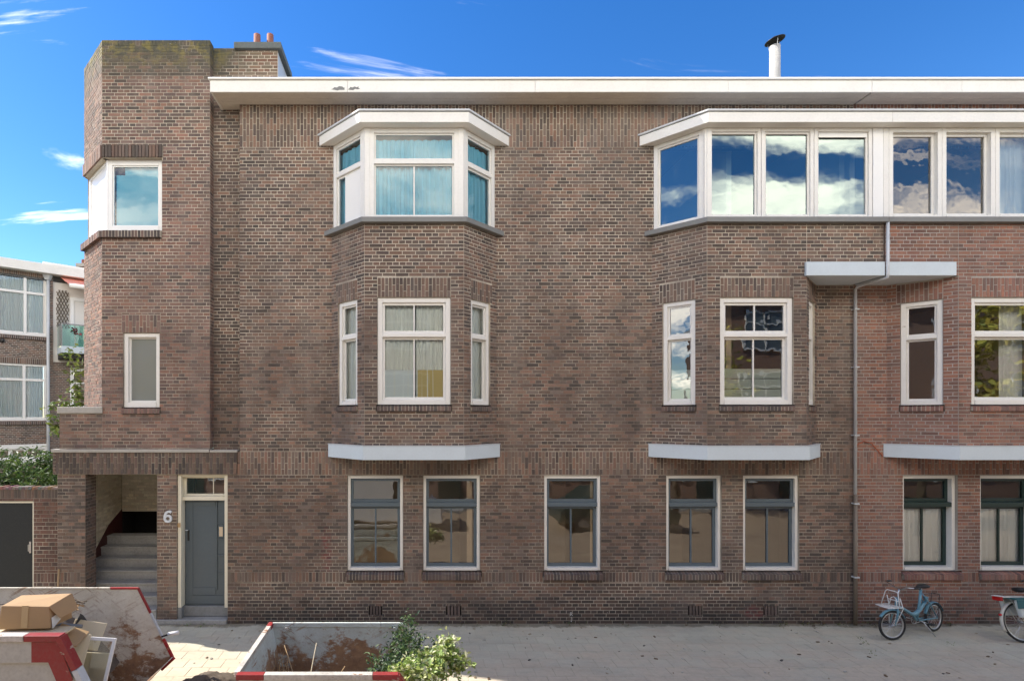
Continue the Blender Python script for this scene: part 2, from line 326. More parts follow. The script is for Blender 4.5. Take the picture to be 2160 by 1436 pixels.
ground_mat('earth', (0.09, 0.075, 0.055), (0.06, 0.07, 0.03), 2)
ground_mat('sand_heap', (0.15, 0.115, 0.085), (0.085, 0.066, 0.05), 9)
def texbrick(name, c1, c2, mortar):
    m, t, b = new_mat(name)
    g = N(t, 'ShaderNodeTexCoord'); q = N(t, 'ShaderNodeMapping'); q.inputs['Rotation'].default_value = (R(90), 0, 0); t.links.new(g.outputs['Object'], q.inputs[0])
    k = N(t, 'ShaderNodeTexBrick'); k.inputs['Scale'].default_value = 1; k.inputs['Brick Width'].default_value = 0.22; k.inputs['Row Height'].default_value = 0.0625; k.inputs['Mortar Size'].default_value = 0.005
    k.inputs['Color1'].default_value = (*c1, 1); k.inputs['Color2'].default_value = (*c2, 1); k.inputs['Mortar'].default_value = (*mortar, 1)
    t.links.new(q.outputs[0], k.inputs['Vector']); t.links.new(k.outputs[0], b.inputs['Base Color']); b.inputs['Roughness'].default_value = 0.9
texbrick('brick_across', (0.32, 0.17, 0.11), (0.22, 0.12, 0.085), (0.3, 0.27, 0.23))

# ------------------------------------------------------------------ mesh helpers
class MB:
    def __init__(s): s.v = []; s.f = []; s.c = []
    def add(s, vs, fs, col=None):
        n = len(s.v); s.v += [tuple(v) for v in vs]; s.f += [tuple(i + n for i in q) for q in fs]
        s.c += [col or (1, 1, 1)] * len(vs); return s
    def hexa(s, p, col=None):       # 8 points: bottom ring 0-3, top ring 4-7
        return s.add(p, [(0, 3, 2, 1), (4, 5, 6, 7), (0, 1, 5, 4), (1, 2, 6, 5), (2, 3, 7, 6), (3, 0, 4, 7)], col)
    def box(s, x0, x1, y0, y1, z0, z1, M=None, col=None):
        p = [Vector(q) for q in ((x0, y0, z0), (x1, y0, z0), (x1, y1, z0), (x0, y1, z0), (x0, y0, z1), (x1, y0, z1), (x1, y1, z1), (x0, y1, z1))]
        if M: p = [M @ q for q in p]
        return s.hexa(p, col)
    def wbox(s, w, s0, s1, z0, z1, d0, d1, col=None):   # box in wall coordinates
        d0, d1 = max(d0, d1), min(d0, d1)
        return s.hexa([w.p(s0, z0, d0), w.p(s1, z0, d0), w.p(s1, z0, d1), w.p(s0, z0, d1), w.p(s0, z1, d0), w.p(s1, z1, d0), w.p(s1, z1, d1), w.p(s0, z1, d1)], col)
    def prism(s, poly, z0, z1):     # poly counter-clockwise seen from above
        n = len(poly)
        vs = [(x, y, z0) for x, y in poly] + [(x, y, z1) for x, y in poly]
        return s.add(vs, [tuple(range(n - 1, -1, -1)), tuple(range(n, 2 * n))] + [(i, (i + 1) % n, n + (i + 1) % n, n + i) for i in range(n)])
    def plate(s, poly, y0, y1):     # poly in XZ, extruded along Y
        n = len(poly)
        vs = [(x, y0, z) for x, z in poly] + [(x, y1, z) for x, z in poly]
        return s.add(vs, [tuple(range(n)), tuple(range(2 * n - 1, n - 1, -1))] + [(i, n + i, n + (i + 1) % n, (i + 1) % n) for i in range(n)])
    def tube(s, pts, r, seg=8, closed=False):
        pts = [Vector(p) for p in pts]; n = len(pts); rs = r if isinstance(r, (list, tuple)) else [r] * n
        rings = []; up = None
        for i, p in enumerate(pts):
            a = pts[(i - 1) % n] if (closed or i) else p; b = pts[(i + 1) % n] if (closed or i < n - 1) else p
            t = (b - a).normalized()
            if up is None: up = Vector((0, 0, 1)) if abs(t.z) < 0.9 else Vector((1, 0, 0))
            x = t.cross(up).normalized(); up = x.cross(t).normalized()
            rings.append([p + (x * math.cos(k * math.tau / seg) + up * math.sin(k * math.tau / seg)) * rs[i] for k in range(seg)])
        vs = [v for q in rings for v in q]; fs = []
        for i in range(n if closed else n - 1):
            j = (i + 1) % n
            fs += [(i * seg + k, j * seg + k, j * seg + (k + 1) % seg, i * seg + (k + 1) % seg) for k in range(seg)]
        if not closed: fs += [tuple(range(seg)), tuple(range((n - 1) * seg + seg - 1, (n - 1) * seg - 1, -1))]
        return s.add(vs, fs)
    def lathe(s, prof, c=(0, 0, 0), seg=20, M=None):
        vs = []; n = len(prof)
        for r, z in prof:
            for k in range(seg):
                a = k * math.tau / seg; v = Vector((c[0] + r * math.cos(a), c[1] + r * math.sin(a), c[2] + z)); vs.append(M @ v if M else v)
        fs = [(i * seg + k, i * seg + (k + 1) % seg, (i + 1) * seg + (k + 1) % seg, (i + 1) * seg + k) for i in range(n - 1) for k in range(seg)]
        return s.add(vs, fs)
    def mesh(s, name):
        me = bpy.data.meshes.new(name); me.from_pydata(s.v, [], s.f)
        if any(c != (1, 1, 1) for c in s.c[:1] + s.c[-1:]):
            a = me.color_attributes.new('Col', 'FLOAT_COLOR', 'POINT')
            arr = np.ones((len(s.c), 4), np.float32); arr[:, :3] = np.array(s.c, np.float32)[:, :3]; a.data.foreach_set('color', arr.ravel())
        me.update(); return me
    def build(s, name, mat, parent=None, smooth=False, bevel=0, local=False):
        me = s.mesh(name); return link(name, me, mat, parent, smooth, bevel, local)
def link(name, me, mat, parent=None, smooth=False, bevel=0, local=False):
    o = bpy.data.objects.new(name, me); COL.objects.link(o)
    if mat and not me.materials: me.materials.append(MATS[mat])
    if parent:
        o.parent = parent
        if not local:
            q = parent; off = Vector((0, 0, 0))
            while q: off += Vector(q.location); q = q.parent if (q.parent and q.type == 'EMPTY') else None
            if parent.type == 'EMPTY': o.matrix_parent_inverse = Matrix.Translation(-Vector(parent.location))
            else:                      # mesh parents keep their own world frame (identity basis)
                o.matrix_parent_inverse = Matrix.Identity(4)
    if smooth: me.polygons.foreach_set('use_smooth', [True] * len(me.polygons)); 
    if bevel:
        b = o.modifiers.new('bevel', 'BEVEL'); b.width = bevel; b.segments = 2; b.limit_method = 'ANGLE'; b.angle_limit = R(40)
    return o
def sub(name, mb, mat, part, **k):       # sub-part under a mesh part: both share the thing's frame
    o = mb.build(name, mat, None, **k); o.parent = part; o.matrix_parent_inverse = Matrix.Identity(4)
    top = part
    # the part's own parent inverse already moves it to world; undo nothing, as basis is identity
    o.matrix_parent_inverse = (part.parent and Matrix.Identity(4)) or Matrix.Identity(4)
    return o
def tag(o, label, cat, group=None):
    o['label'] = label; o['category'] = cat
    if group: o['group'] = group
    return o
def thing(name, loc, label, cat, group=None, rz=0.0):
    e = bpy.data.objects.new(name, None); COL.objects.link(e); e.empty_display_size = 0.2
    e.location = loc; e.rotation_euler = (0, 0, rz); return tag(e, label, cat, group)
def struct(o): o['kind'] = 'structure'; return o
def stuff(o): o['kind'] = 'stuff'; return o

# ------------------------------------------------------------------ brickwork
class Wall:
    def __init__(s, p0, p1):
        s.a = Vector((p0[0], p0[1], 0)); v = Vector((p1[0] - p0[0], p1[1] - p0[1], 0)); s.L = v.length; s.u = v.normalized(); s.n = Vector((s.u.y, -s.u.x, 0))
    def p(s, t, z, d=0.0): return s.a + s.u * t + s.n * d + Vector((0, 0, z))
PAL_BROWN = [(0.220, 0.151, 0.124), (0.193, 0.135, 0.117), (0.252, 0.165, 0.133), (0.153, 0.114, 0.100), (0.263, 0.162, 0.128), (0.208, 0.162, 0.143), (0.121, 0.094, 0.087)]
PAL_TOWER = [(0.243, 0.152, 0.127), (0.272, 0.162, 0.134), (0.216, 0.136, 0.118), (0.180, 0.121, 0.111), (0.256, 0.171, 0.149), (0.297, 0.169, 0.134), (0.146, 0.107, 0.101)]
PAL_RED = [(0.317, 0.161, 0.129), (0.349, 0.176, 0.134), (0.271, 0.144, 0.121), (0.307, 0.180, 0.150), (0.376, 0.185, 0.137), (0.217, 0.125, 0.108)]
PAL_DARK = [(0.150, 0.110, 0.098), (0.168, 0.118, 0.101), (0.118, 0.094, 0.085), (0.099, 0.082, 0.076), (0.193, 0.128, 0.105)]
PAL_PLINTH = [(0.116, 0.083, 0.073), (0.087, 0.070, 0.066), (0.071, 0.060, 0.058), (0.144, 0.095, 0.079)]
PAL_WHITE = [(0.78, 0.74, 0.64), (0.74, 0.70, 0.60), (0.82, 0.78, 0.68), (0.68, 0.62, 0.52)]
RH, JT = 0.0648, 0.0066
class House:
    def __init__(s): s.bricks = []; s.mortar = MB()
def brick_box(H, w, s0, s1, z0, z1, d, depth, pal, rnd):
    if s1 - s0 < 0.012 or z1 - z0 < 0.008: return
    c = rnd.choice(pal); k = rnd.uniform(0.86, 1.14); P0 = w.p((s0 + s1) / 2, (z0 + z1) / 2)
    k *= 1.0 + 0.22 * mnoise.noise(P0 * 0.7)
    c = (c[0] * k * rnd.uniform(0.97, 1.03), c[1] * k * 0.985, c[2] * k * rnd.uniform(0.88, 0.94))
    j = lambda: rnd.uniform(-0.0014, 0.0014)
    dd = d + rnd.uniform(-0.0022, 0.0026); t = rnd.uniform(-0.0012, 0.0012)
    q = [w.p(s0 + j(), z0 + j(), dd + t), w.p(s1 + j(), z0 + j(), dd - t), w.p(s1 + j(), z1 + j(), dd - t), w.p(s0 + j(), z1 + j(), dd + t)]
    b = d - depth
    q += [w.p(s0, z0, b), w.p(s1, z0, b), w.p(s1, z1, b), w.p(s0, z1, b)]
    H.bricks.append((q, c))
def soldier(H, w, s0, s1, z0, z1, d, pal, rnd, stag=True, pitch=0.0648, ln=0.2225, depth=0.1):
    n = max(1, round((s1 - s0) / pitch)); pw = (s1 - s0) / n
    for k in range(n):
        a, b = s0 + k * pw + JT, s0 + (k + 1) * pw - JT
        z = z0 - ((k % 2) * ln * 0.5 if stag else 0)
        while z < z1 - 0.02:
            za, zb = max(z, z0), min(z + ln, z1)
            if z1 - zb < 0.035: zb = z1
            if zb - za > 0.03: brick_box(H, w, a, b, za + JT, zb - JT, d, depth, pal, rnd)
            z += ln
            if zb == z1: break
def brickwall(H, w, s0, s1, z0, z1, pal, holes=(), zones=(), seed=1, reveal=0.14, palf=None, stretch=0.62, d=0.0, depth=0.1, mort=True, rh=RH):
    rnd = random.Random(seed); ph = rnd.uniform(0, 0.1)
    blocked = [h[:4] for h in holes] + [q[:4] for q in zones]
    k0, k1 = int(math.floor(z0 / rh)), int(math.ceil(z1 / rh))
    for k in range(k0, k1):
        ra, rb = max(k * rh, z0), min((k + 1) * rh, z1)
        if rb - ra < 0.012: continue
        bl = [q for q in blocked if q[2] < rb - 0.002 and q[3] > ra + 0.002]
        cuts = sorted({s0, s1, *[max(s0, min(s1, q[0])) for q in bl], *[max(s0, min(s1, q[1])) for q in bl]})
        iv = []
        for a, b in zip(cuts, cuts[1:]):
            if b - a < 0.004: continue
            m = (a + b) / 2; za, zb = ra, rb
            for q in bl:
                if q[0] <= m <= q[1]:
                    if q[2] <= za + 0.002 and q[3] >= zb - 0.002: za = zb
                    elif q[2] <= za + 0.002: za = max(za, q[3])
                    else: zb = min(zb, q[2])
            if zb - za > 0.014:
                if iv and abs(iv[-1][1] - a) < 1e-6 and abs(iv[-1][2] - za) < 1e-6 and abs(iv[-1][3] - zb) < 1e-6: iv[-1][1] = b
                else: iv.append([a, b, za, zb])
        if not iv: continue
        # cross bond: courses of headers and stretchers take turns, stretchers shift by half every other time
        ln = 0.118 if k % 2 else 0.236
        t = s0 - 0.236 + (0.059 if k % 2 else 0.118 * ((k // 2) % 2)) + rnd.uniform(-0.006, 0.006) + ph
        while t < s1:
            for a, b, za, zb in iv:
                x0, x1 = max(t, a), min(t + ln, b)
                if x1 - x0 < 0.004: continue
                if b - x1 < 0.045: x1 = b                 # close the end of an interval with one brick
                if t < a and t + ln - a < 0.045 and x1 < b: continue
                pp = palf(w.p((x0 + x1) / 2, (za + zb) / 2), rnd) if palf else pal
                st = x0 if not (t > a and t - a < 0.045) else a
                brick_box(H, w, st + JT, x1 - JT, za + JT * (za == ra or True), zb - JT, d, depth, pp, rnd)
            t += ln
    for q in zones:
        za = q[4] if len(q) > 4 else {}
        soldier(H, w, max(q[0], s0), min(q[1], s1), q[2], q[3], za.get('d', d + 0.001), za.get('pal', pal), rnd, za.get('stag', True), za.get('pitch', 0.0648))
    if mort: mortar_sheet(H, w, s0, s1, z0, z1, holes, d - 0.004, reveal)
def mortar_sheet(H, w, s0, s1, z0, z1, holes, d, reveal):
    hs_ = [(h[0] - 0.004, h[1] + 0.004, h[2] - 0.004, h[3] + 0.004, h[4] if len(h) > 4 else reveal) for h in holes]
    xs = sorted({s0, s1, *[max(s0, min(s1, v)) for h in hs_ for v in h[:2]]}); zs = sorted({z0, z1, *[max(z0, min(z1, v)) for h in hs_ for v in h[2:4]]})
    for a, b in zip(xs, xs[1:]):
        for c, e in zip(zs, zs[1:]):
            mx_, mz_ = (a + b) / 2, (c + e) / 2
            if any(h[0] < mx_ < h[1] and h[2] < mz_ < h[3] for h in hs_): continue
            H.mortar.add([w.p(a, c, d), w.p(b, c, d), w.p(b, e, d), w.p(a, e, d)], [(0, 1, 2, 3)])
    for h in hs_:
        if h[4] <= 0: continue
        a, b, c, e = h[:4]; r = -h[4]
        if a > s0: H.mortar.add([w.p(a, c, d), w.p(a, e, d), w.p(a, e, r), w.p(a, c, r)], [(0, 1, 2, 3)])
        if b < s1: H.mortar.add([w.p(b, c, d), w.p(b, e, d), w.p(b, e, r), w.p(b, c, r)], [(3, 2, 1, 0)])
        a, b = max(a, s0), min(b, s1)
        H.mortar.add([w.p(a, e, d), w.p(b, e, d), w.p(b, e, r), w.p(a, e, r)], [(0, 1, 2, 3)])
        H.mortar.add([w.p(a, c, d), w.p(b, c, d), w.p(b, c, r), w.p(a, c, r)], [(3, 2, 1, 0)])
BF = [(0, 1, 2, 3), (0, 4, 5, 1), (1, 5, 6, 2), (2, 6, 7, 3), (3, 7, 4, 0)]
def proj(p): return 873 + F * (p[0] - XC) / (p[1] + D), 875 - F * (p[2] - HC) / (p[1] + D)
def finish_bricks(H, house, wallname, mortar, limit=300):
    """the largest bricks in view become objects of their own, the rest one joined part"""
    wall = H.mortar.build(wallname, mortar, house)
    sc = []
    for i, (q, c) in enumerate(H.bricks):
        a = [proj(p) for p in q[:4]]
        ar = abs(sum(a[k][0] * a[(k + 1) % 4][1] - a[(k + 1) % 4][0] * a[k][1] for k in range(4))) / 2
        cx, cy = sum(p[0] for p in a) / 4, sum(p[1] for p in a) / 4
        nrm = (q[1] - q[0]).cross(q[3] - q[0]); facing = nrm.dot(Vector((XC, -D, HC)) - q[0]) > 0
        sc.append((ar if (10 < cx < 2150 and 60 < cy < 1300 and facing) else 0, i))
    sc.sort(reverse=True); pick = {i for a, i in sc[:limit] if a > 0}
    V = []; Fc = []; Cc = []
    for i, (q, c) in enumerate(H.bricks):
        if i in pick:
            ctr = sum((Vector(p) for p in q[:4]), Vector()) / 4
            mb = MB(); mb.add([Vector(p) - ctr for p in q], BF, c)
            o = mb.build('brick', 'brick', None); o.parent = wall; o.location = ctr
        else:
            n = len(V); V += [tuple(p) for p in q]; Fc += [tuple(k + n for k in f) for f in BF]; Cc += [(*c, 1)] * 8
    me = bpy.data.meshes.new('brickwork'); me.from_pydata(V, [], Fc)
    at = me.color_attributes.new('Col', 'FLOAT_COLOR', 'POINT'); at.data.foreach_set('color', np.array(Cc, np.float32).ravel())
    stuff(link('brickwork', me, 'brick', house))
    return wall
def sill_bricks(w, s0, s1, zt, pal, rnd, out_=0.045, back=0.09, h=0.11, drop=0.05, pitch=0.0625):
    """a row of rowlock bricks under a window"""
    mb = MB(); n = max(2, round((s1 - s0) / pitch)); pw = (s1 - s0) / n
    mb2 = MB()
    for k in range(n):
        a, b = s0 + k * pw + 0.0065, s0 + (k + 1) * pw - 0.0065; c = rnd.choice(pal); g = rnd.uniform(0.8, 1.15); c = tuple(x * g for x in c); j = rnd.uniform(-0.003, 0.003)
        P = [(out_ + j, zt - h), (out_ + j, zt - drop + j), (-back, zt + j), (-back, zt - h)]
        vs = [w.p(a, z, d) for d, z in P] + [w.p(b, z, d) for d, z in P]
        mb.add(vs, [(0, 1, 2, 3), (7, 6, 5, 4), (0, 4, 5, 1), (1, 5, 6, 2), (2, 6, 7, 3), (3, 7, 4, 0)], c)
    mo = out_ - 0.004
    vs = [w.p(s, z, d) for s in (s0 + 0.006, s1 - 0.006) for d, z in ((mo, zt - h + 0.006), (mo, zt - drop - 0.006), (-back, zt - 0.006), (-back, zt - h + 0.006))]
    mb2.add(vs, [(0, 1, 2, 3), (7, 6, 5, 4), (0, 4, 5, 1), (1, 5, 6, 2), (2, 6, 7, 3), (3, 7, 4, 0)])
    return mb, mb2

# ------------------------------------------------------------------ windows
def curtain(part, w, s0, s1, z0, z1, d, mat, waves, amp=0.03, seed=0, name='curtain'):
    rnd = random.Random(seed); n = max(16, int((s1 - s0) * 70)); ph = rnd.uniform(0, 6); mb = MB(); vs = []
    for i in range(n + 1):
        u = i / n; s = s0 + u * (s1 - s0)
        o = amp * math.sin(u * waves * math.tau + ph + 1.3 * math.sin(u * 9 + ph)) + amp * 0.4 * math.sin(u * waves * 2.7 * math.tau + ph)
        vs += [w.p(s, z0, d + o * 1.15), w.p(s + 0.01 * math.sin(u * 31 + ph), (z0 + z1) / 2, d + o), w.p(s, z1, d + o * 0.6)]
    mb.add(vs, [(3 * i + k, 3 * i + 3 + k, 3 * i + 4 + k, 3 * i + 1 + k) for i in range(n) for k in (0, 1)])
    return sub(name, mb, mat, part, smooth=True)
def window(house, w, s0, s1, z0, z1, fmat='white_paint', smat=None, fw=0.065, sw=0.05, split=None, mun_up=0, mun_lo=0, d=-0.06, dep=0.1, gmat='glass', tr=0.055, fb=None, lo_d=0.03, so=0.022, name='window', mw=0.026):
    """outer frame (the part) with sashes, glazing bars and panes below it"""
    smat = smat or fmat; fb = fb or fw
    fr = MB()
    fr.wbox(w, s0, s0 + fw, z0, z1, d, d - dep); fr.wbox(w, s1 - fw, s1, z0, z1, d, d - dep)
    fr.wbox(w, s0 + fw, s1 - fw, z1 - fw, z1, d, d - dep); fr.wbox(w, s0 + fw, s1 - fw, z0, z0 + fb, d + 0.015, d - dep)
    part = fr.build(name, fmat, house, bevel=0.004)
    a, b, c, e = s0 + fw, s1 - fw, z0 + fb, z1 - fw
    def sash(x0, x1, y0, y1, dd, mun, hm=0):
        m = MB()
        m.wbox(w, x0, x0 + sw, y0, y1, dd, dd - 0.04); m.wbox(w, x1 - sw, x1, y0, y1, dd, dd - 0.04)
        m.wbox(w, x0 + sw, x1 - sw, y1 - sw, y1, dd, dd - 0.04); m.wbox(w, x0 + sw, x1 - sw, y0, y0 + sw * 1.15, dd, dd - 0.04)
        xs = [x0 + sw] + [x0 + sw + (x1 - x0 - 2 * sw) * (k + 1) / (mun + 1) for k in range(mun)] + [x1 - sw]
        for x in xs[1:-1]: m.wbox(w, x - mw / 2, x + mw / 2, y0 + sw * 1.15, y1 - sw, dd - 0.004, dd - 0.036)
        sub('sash', m, smat, part, bevel=0.003)
        for x, y in zip(xs, xs[1:]):
            g = MB(); g.add([w.p(x - 0.004, y0 + sw, dd - 0.022), w.p(y + 0.004, y0 + sw, dd - 0.022), w.p(y + 0.004, y1 - sw + 0.004, dd - 0.022), w.p(x - 0.004, y1 - sw + 0.004, dd - 0.022)], [(0, 1, 2, 3)]); sub('pane', g, gmat, part)
    if split is None: sash(a, b, c, e, d - so, mun_lo)
    else:
        zs_ = c + (e - c) * split
        t = MB(); t.wbox(w, a, b, zs_ - tr / 2, zs_ + tr / 2, d - 0.002, d - 0.085); sub('transom', t, smat, part, bevel=0.004)
        sash(a, b, zs_ + tr / 2, e, d - so, mun_up); sash(a, b, c, zs_ - tr / 2, d - so - lo_d, mun_lo)
    return part

# ================================================================== THE SETTING: ground, pavement, road
KERB = -2.30
g = MB(); g.add([(-400, -400, -0.14), (400, -400, -0.14), (400, 400, -0.14), (-400, 400, -0.14)], [(0, 1, 2, 3)])
struct(g.build('ground', 'earth'))
g = MB(); g.box(-60, 60, -12.4, KERB - 0.15, -0.2, -0.11); struct(g.build('road', 'clinker'))
g = MB(); g.box(-60, 60, -15.0, -12.4, -0.2, 0.0); struct(g.build('far_pavement', 'kerb_stone'))
pm = MB(); pm.box(-14, 13.0, KERB, 0.35, -0.2, -0.0045); pave = struct(pm.build('pavement', 'joint_sand'))
rnd = random.Random(3)
tiles = []
TS = 0.30
for r in range(8):
    y1 = 0.0 - r * TS; y0 = max(y1 - TS, KERB)
    x = -11.7 + (0.15 if r % 2 else 0)
    while x < 12.6:
        c = rnd.uniform(0.57, 0.62); c = (c * 1.0, c * 0.95, c * 0.74); tiles.append((x, x + TS, y0, y1, c, rnd.uniform(-0.002, 0.001), rnd.uniform(-0.0015, 0.0015), rnd.uniform(-0.0015, 0.0015))); x += TS
def tile_geo(mb, t, off=(0, 0)):
    x0, x1, y0, y1, c, dz, tx, ty = t; j = 0.0028; b = 0.006
    x0, x1, y0, y1 = x0 + j - off[0], x1 - j - off[0], y0 + j - off[1], y1 - j - off[1]
    zz = lambda sx_, sy_: dz + sx_ * tx + sy_ * ty
    top = [(x0 + b, y0 + b, zz(-1, -1)), (x1 - b, y0 + b, zz(1, -1)), (x1 - b, y1 - b, zz(1, 1)), (x0 + b, y1 - b, zz(-1, 1))]
    rim = [(x0, y0, -0.004), (x1, y0, -0.004), (x1, y1, -0.004), (x0, y1, -0.004)]
    bot = [(x0, y0, -0.04), (x1, y0, -0.04), (x1, y1, -0.04), (x0, y1, -0.04)]
    mb.add(top + rim + bot, [(0, 1, 2, 3)] + [(i, 4 + i, 4 + (i + 1) % 4, (i + 1) % 4) for i in range(4)] + [(4 + i, 8 + i, 8 + (i + 1) % 4, 4 + (i + 1) % 4) for i in range(4)], c)
def tile_rank(t):
    p = proj(((t[0] + t[1]) / 2, (t[2] + t[3]) / 2, 0)); hid = p[0] < 335 or (490 < p[0] < 960 and p[1] > 1330)
    return (t[2] + (50 if hid or p[0] > 2190 else 0))
tiles.sort(key=tile_rank)
rest = MB()
for i, t in enumerate(tiles):
    if i < 300:
        m = MB(); off = (t[0], t[2]); tile_geo(m, t, off); o = m.build('paving_tile', 'paving'); o.parent = pave; o.location = (t[0], t[2], 0)
    else: tile_geo(rest, t)
o = rest.build('paving_tiles', 'paving'); o.parent = pave; stuff(o)
x = -14.0
km = MB()
while x < 13:
    km.box(x + 0.004, x + 0.996, KERB - 0.15, KERB - 0.004, -0.2, 0.004 + rnd.uniform(-0.003, 0.003)); x += 1.0
struct(km.build('kerb', 'kerb_stone', bevel=0.012))

# ================================================================== CORNER HOUSE (brown brick, tower, two bays)
HX0, HX1 = wx(480), 6.545                             # right edge of door opening, party line
house = thing('corner_house', (0, 0, 0), 'brown brick three-storey corner house with bay windows, stair tower and front door number 6', 'house')
neigh = thing('terraced_house', (9, 0, 0), 'redder brick house with dark green ground floor windows, right of the drainpipe', 'house')
H1, H2 = House(), House()
rnd = random.Random(11)
BP, BW, BFH = 0.69, 1.585, 0.893                      # bay: projection, half width at wall, half width of front
XL, XR, XN = -1.878, 4.262, 8.765
Z_BAND0, Z_BAND1 = wz(970, -BP - 0.04), wz(941, -BP - 0.04)
Z_LEDGE = wz(472, -BP); Z_TOP0 = wz(461, -BP); Z_SOF = wz(259, -BP - 0.15)
Z_MID0, Z_MID1 = wz(853, -BP), wz(627, -BP)
Z_G0, Z_G1 = wz(1203), wz(1003)
Z_EAVE = wz(221)
Z_SB0, Z_SB1 = wz(1001), wz(952)                      # soldier band over the ground floor
Z_LB0, Z_LB1 = wz(1227), wz(1206)
Z_TB0 = wz(311)
Z_BEAM0, Z_BEAM1 = wz(581, -BP - 0.05), wz(552, -BP - 0.05)
W0 = Wall((HX0, 0), (HX1, 0)); S = lambda X: X - HX0
XJ = wx(505)                                          # left edge of the main wall above the porch
GW = [(733, 850), (893, 1012.5), (1148.5, 1267.5), (1406, 1522), (1568, 1685.5)]
holes = [(-1, S(XJ), Z_SB0 + 0.02, 12, 0)]
for a, b in GW: holes.append((S(wx(a)), S(wx(b)), Z_G0, Z_G1, 0.25))
for xc in (XL, XR): holes.append((S(xc - BW + 0.1), S(xc + BW - 0.1), Z_BAND0 + 0.06, Z_SOF - 0.05, 0))
holes.append((S(XR + BW - 0.2), 99, Z_BEAM0 + 0.05, Z_SOF - 0.05, 0))
zones = [(S(wx(500)), 99, Z_SB0, Z_SB1), (S(XJ), 99, Z_TB0, Z_EAVE)]
sw_ = sorted([(S(wx(a)) - 0.03, S(wx(b)) + 0.03) for a, b in GW]); p_ = 0.0
for a, b in sw_ + [(S(HX1), 99)]:
    zones.append((p_, a, Z_LB0, Z_LB1, {'stag': False})); p_ = b
for a, b in sw_: holes.append((a, b, Z_G0 - 0.11, Z_G0 + 0.001, 0))
zones = [(max(0, z[0]), min(W0.L, z[1]), *z[2:]) for z in zones]
def pal_main(p, r):
    if p.z < 0.42 + 0.25 * mnoise.noise(Vector((p.x * 0.8, 0, 3))): return PAL_PLINTH if r.random() < 0.75 else PAL_BROWN
    k = mnoise.noise(Vector((p.x * 0.45, p.z * 0.6, 1.7)))
    return PAL_DARK if r.random() < 0.3 + 0.5 * k else PAL_BROWN
vents = [(778, 806), (941, 973), (1452, 1482), (1611, 1642)]
vz0, vz1 = wz(1297.5), wz(1278)
for a, b in vents: holes.append((S(wx(a)), S(wx(b)), vz0, vz1, 0.05))
brickwall(H1, W0, 0, W0.L, -0.02, Z_EAVE + 0.02, PAL_BROWN, holes, zones, 5, palf=pal_main)

def bay_walls(H, xc, zt, seed, pal, palf=None, right_top=None, cut_right=False):
    a, b, c, d_ = (xc - BW, 0), (xc - BFH, -BP), (xc + BFH, -BP), (xc + BW, 0)
    WL, WF, WR = Wall(a, b), Wall(b, c), Wall(c, d_)
    hw = 0.655                                         # front window half width
    fs = (BFH - hw, BFH + hw)
    sl = (0.205, 0.775)
    zl = Z_MID1 + 0.355
    hh = [(fs[0], fs[1], Z_MID0, Z_MID1, 0.2), (fs[0] - 0.02, fs[1] + 0.02, Z_MID0 - 0.12, Z_MID0 + 0.001, 0)]
    zz = [(fs[0], fs[1] - 0.0, Z_MID1, zl)]
    hl = [(sl[0], sl[1], Z_MID0, Z_MID1, 0.2), (sl[0] - 0.02, sl[1] + 0.02, Z_MID0 - 0.12, Z_MID0 + 0.001, 0)]
    zz2 = [(sl[0] - 0.06, sl[1] + 0.0, Z_MID1, zl)]
    sr = (WR.L - sl[1], WR.L - sl[0])
    hr = [(sr[0], sr[1], Z_MID0, Z_MID1, 0.2), (sr[0] - 0.02, sr[1] + 0.02, Z_MID0 - 0.12, Z_MID0 + 0.001, 0)]
    zz3 = [(sr[0], sr[1] + 0.06, Z_MID1, zl)]
    return WL, WF, WR, fs, sl, sr, (hh, zz), (hl, zz2), (hr, zz3)
BAYS = {}
for key, xc, H in (('L', XL, H1), ('R', XR, H1), ('N', XN, H2)):
    WL, WF, WR, fs, sl, sr, f_, l_, r_ = bay_walls(H, xc, Z_LEDGE, 1, PAL_BROWN)
    BAYS[key] = (WL, WF, WR, fs, sl, sr)
    pal = PAL_RED if key == 'N' else PAL_BROWN; pf = None if key == 'N' else (lambda p, r: PAL_DARK if r.random() < 0.22 else PAL_BROWN)
    zt_l = Z_LEDGE if key != 'N' else Z_BEAM0 + 0.02
    zt_r = Z_LEDGE if key == 'L' else Z_BEAM0 + 0.02
    zf = Z_LEDGE
    brickwall(H, WL, 0, WL.L, Z_BAND0 + 0.1, zt_l, pal, *l_, 21, palf=pf)
    brickwall(H, WR, 0, WR.L, Z_BAND0 + 0.1, zt_r, pal, *r_, 22, palf=pf)
    brickwall(H, WF, 0, WF.L, Z_BAND0 + 0.1, Z_LEDGE, pal, f_[0], f_[1], 23, palf=pf)
# brick parapet that bridges the recess between right bay and the neighbour's bay
pfb = lambda p, r: PAL_DARK if r.random() < 0.22 else PAL_BROWN
WP = Wall((XR + BFH, -BP), (HX1 - 0.012, -BP)); brickwall(H1, WP, 0, WP.L, Z_BEAM0 + 0.012, Z_LEDGE, PAL_BROWN, (), (), 24, palf=pfb)
HQ = House()
WPN = Wall((HX1 + 0.012, -BP), (XN - BFH, -BP)); brickwall(H2, WPN, 0, WPN.L, Z_BEAM0 + 0.012, Z_LEDGE, PAL_RED, (), (), 25, mort=False); mortar_sheet(HQ, WPN, 0, WPN.L, Z_BEAM0 + 0.012, Z_LEDGE, (), -0.004, 0)
HQ.mortar.build('parapet_mortar', 'mortar_pale', neigh)

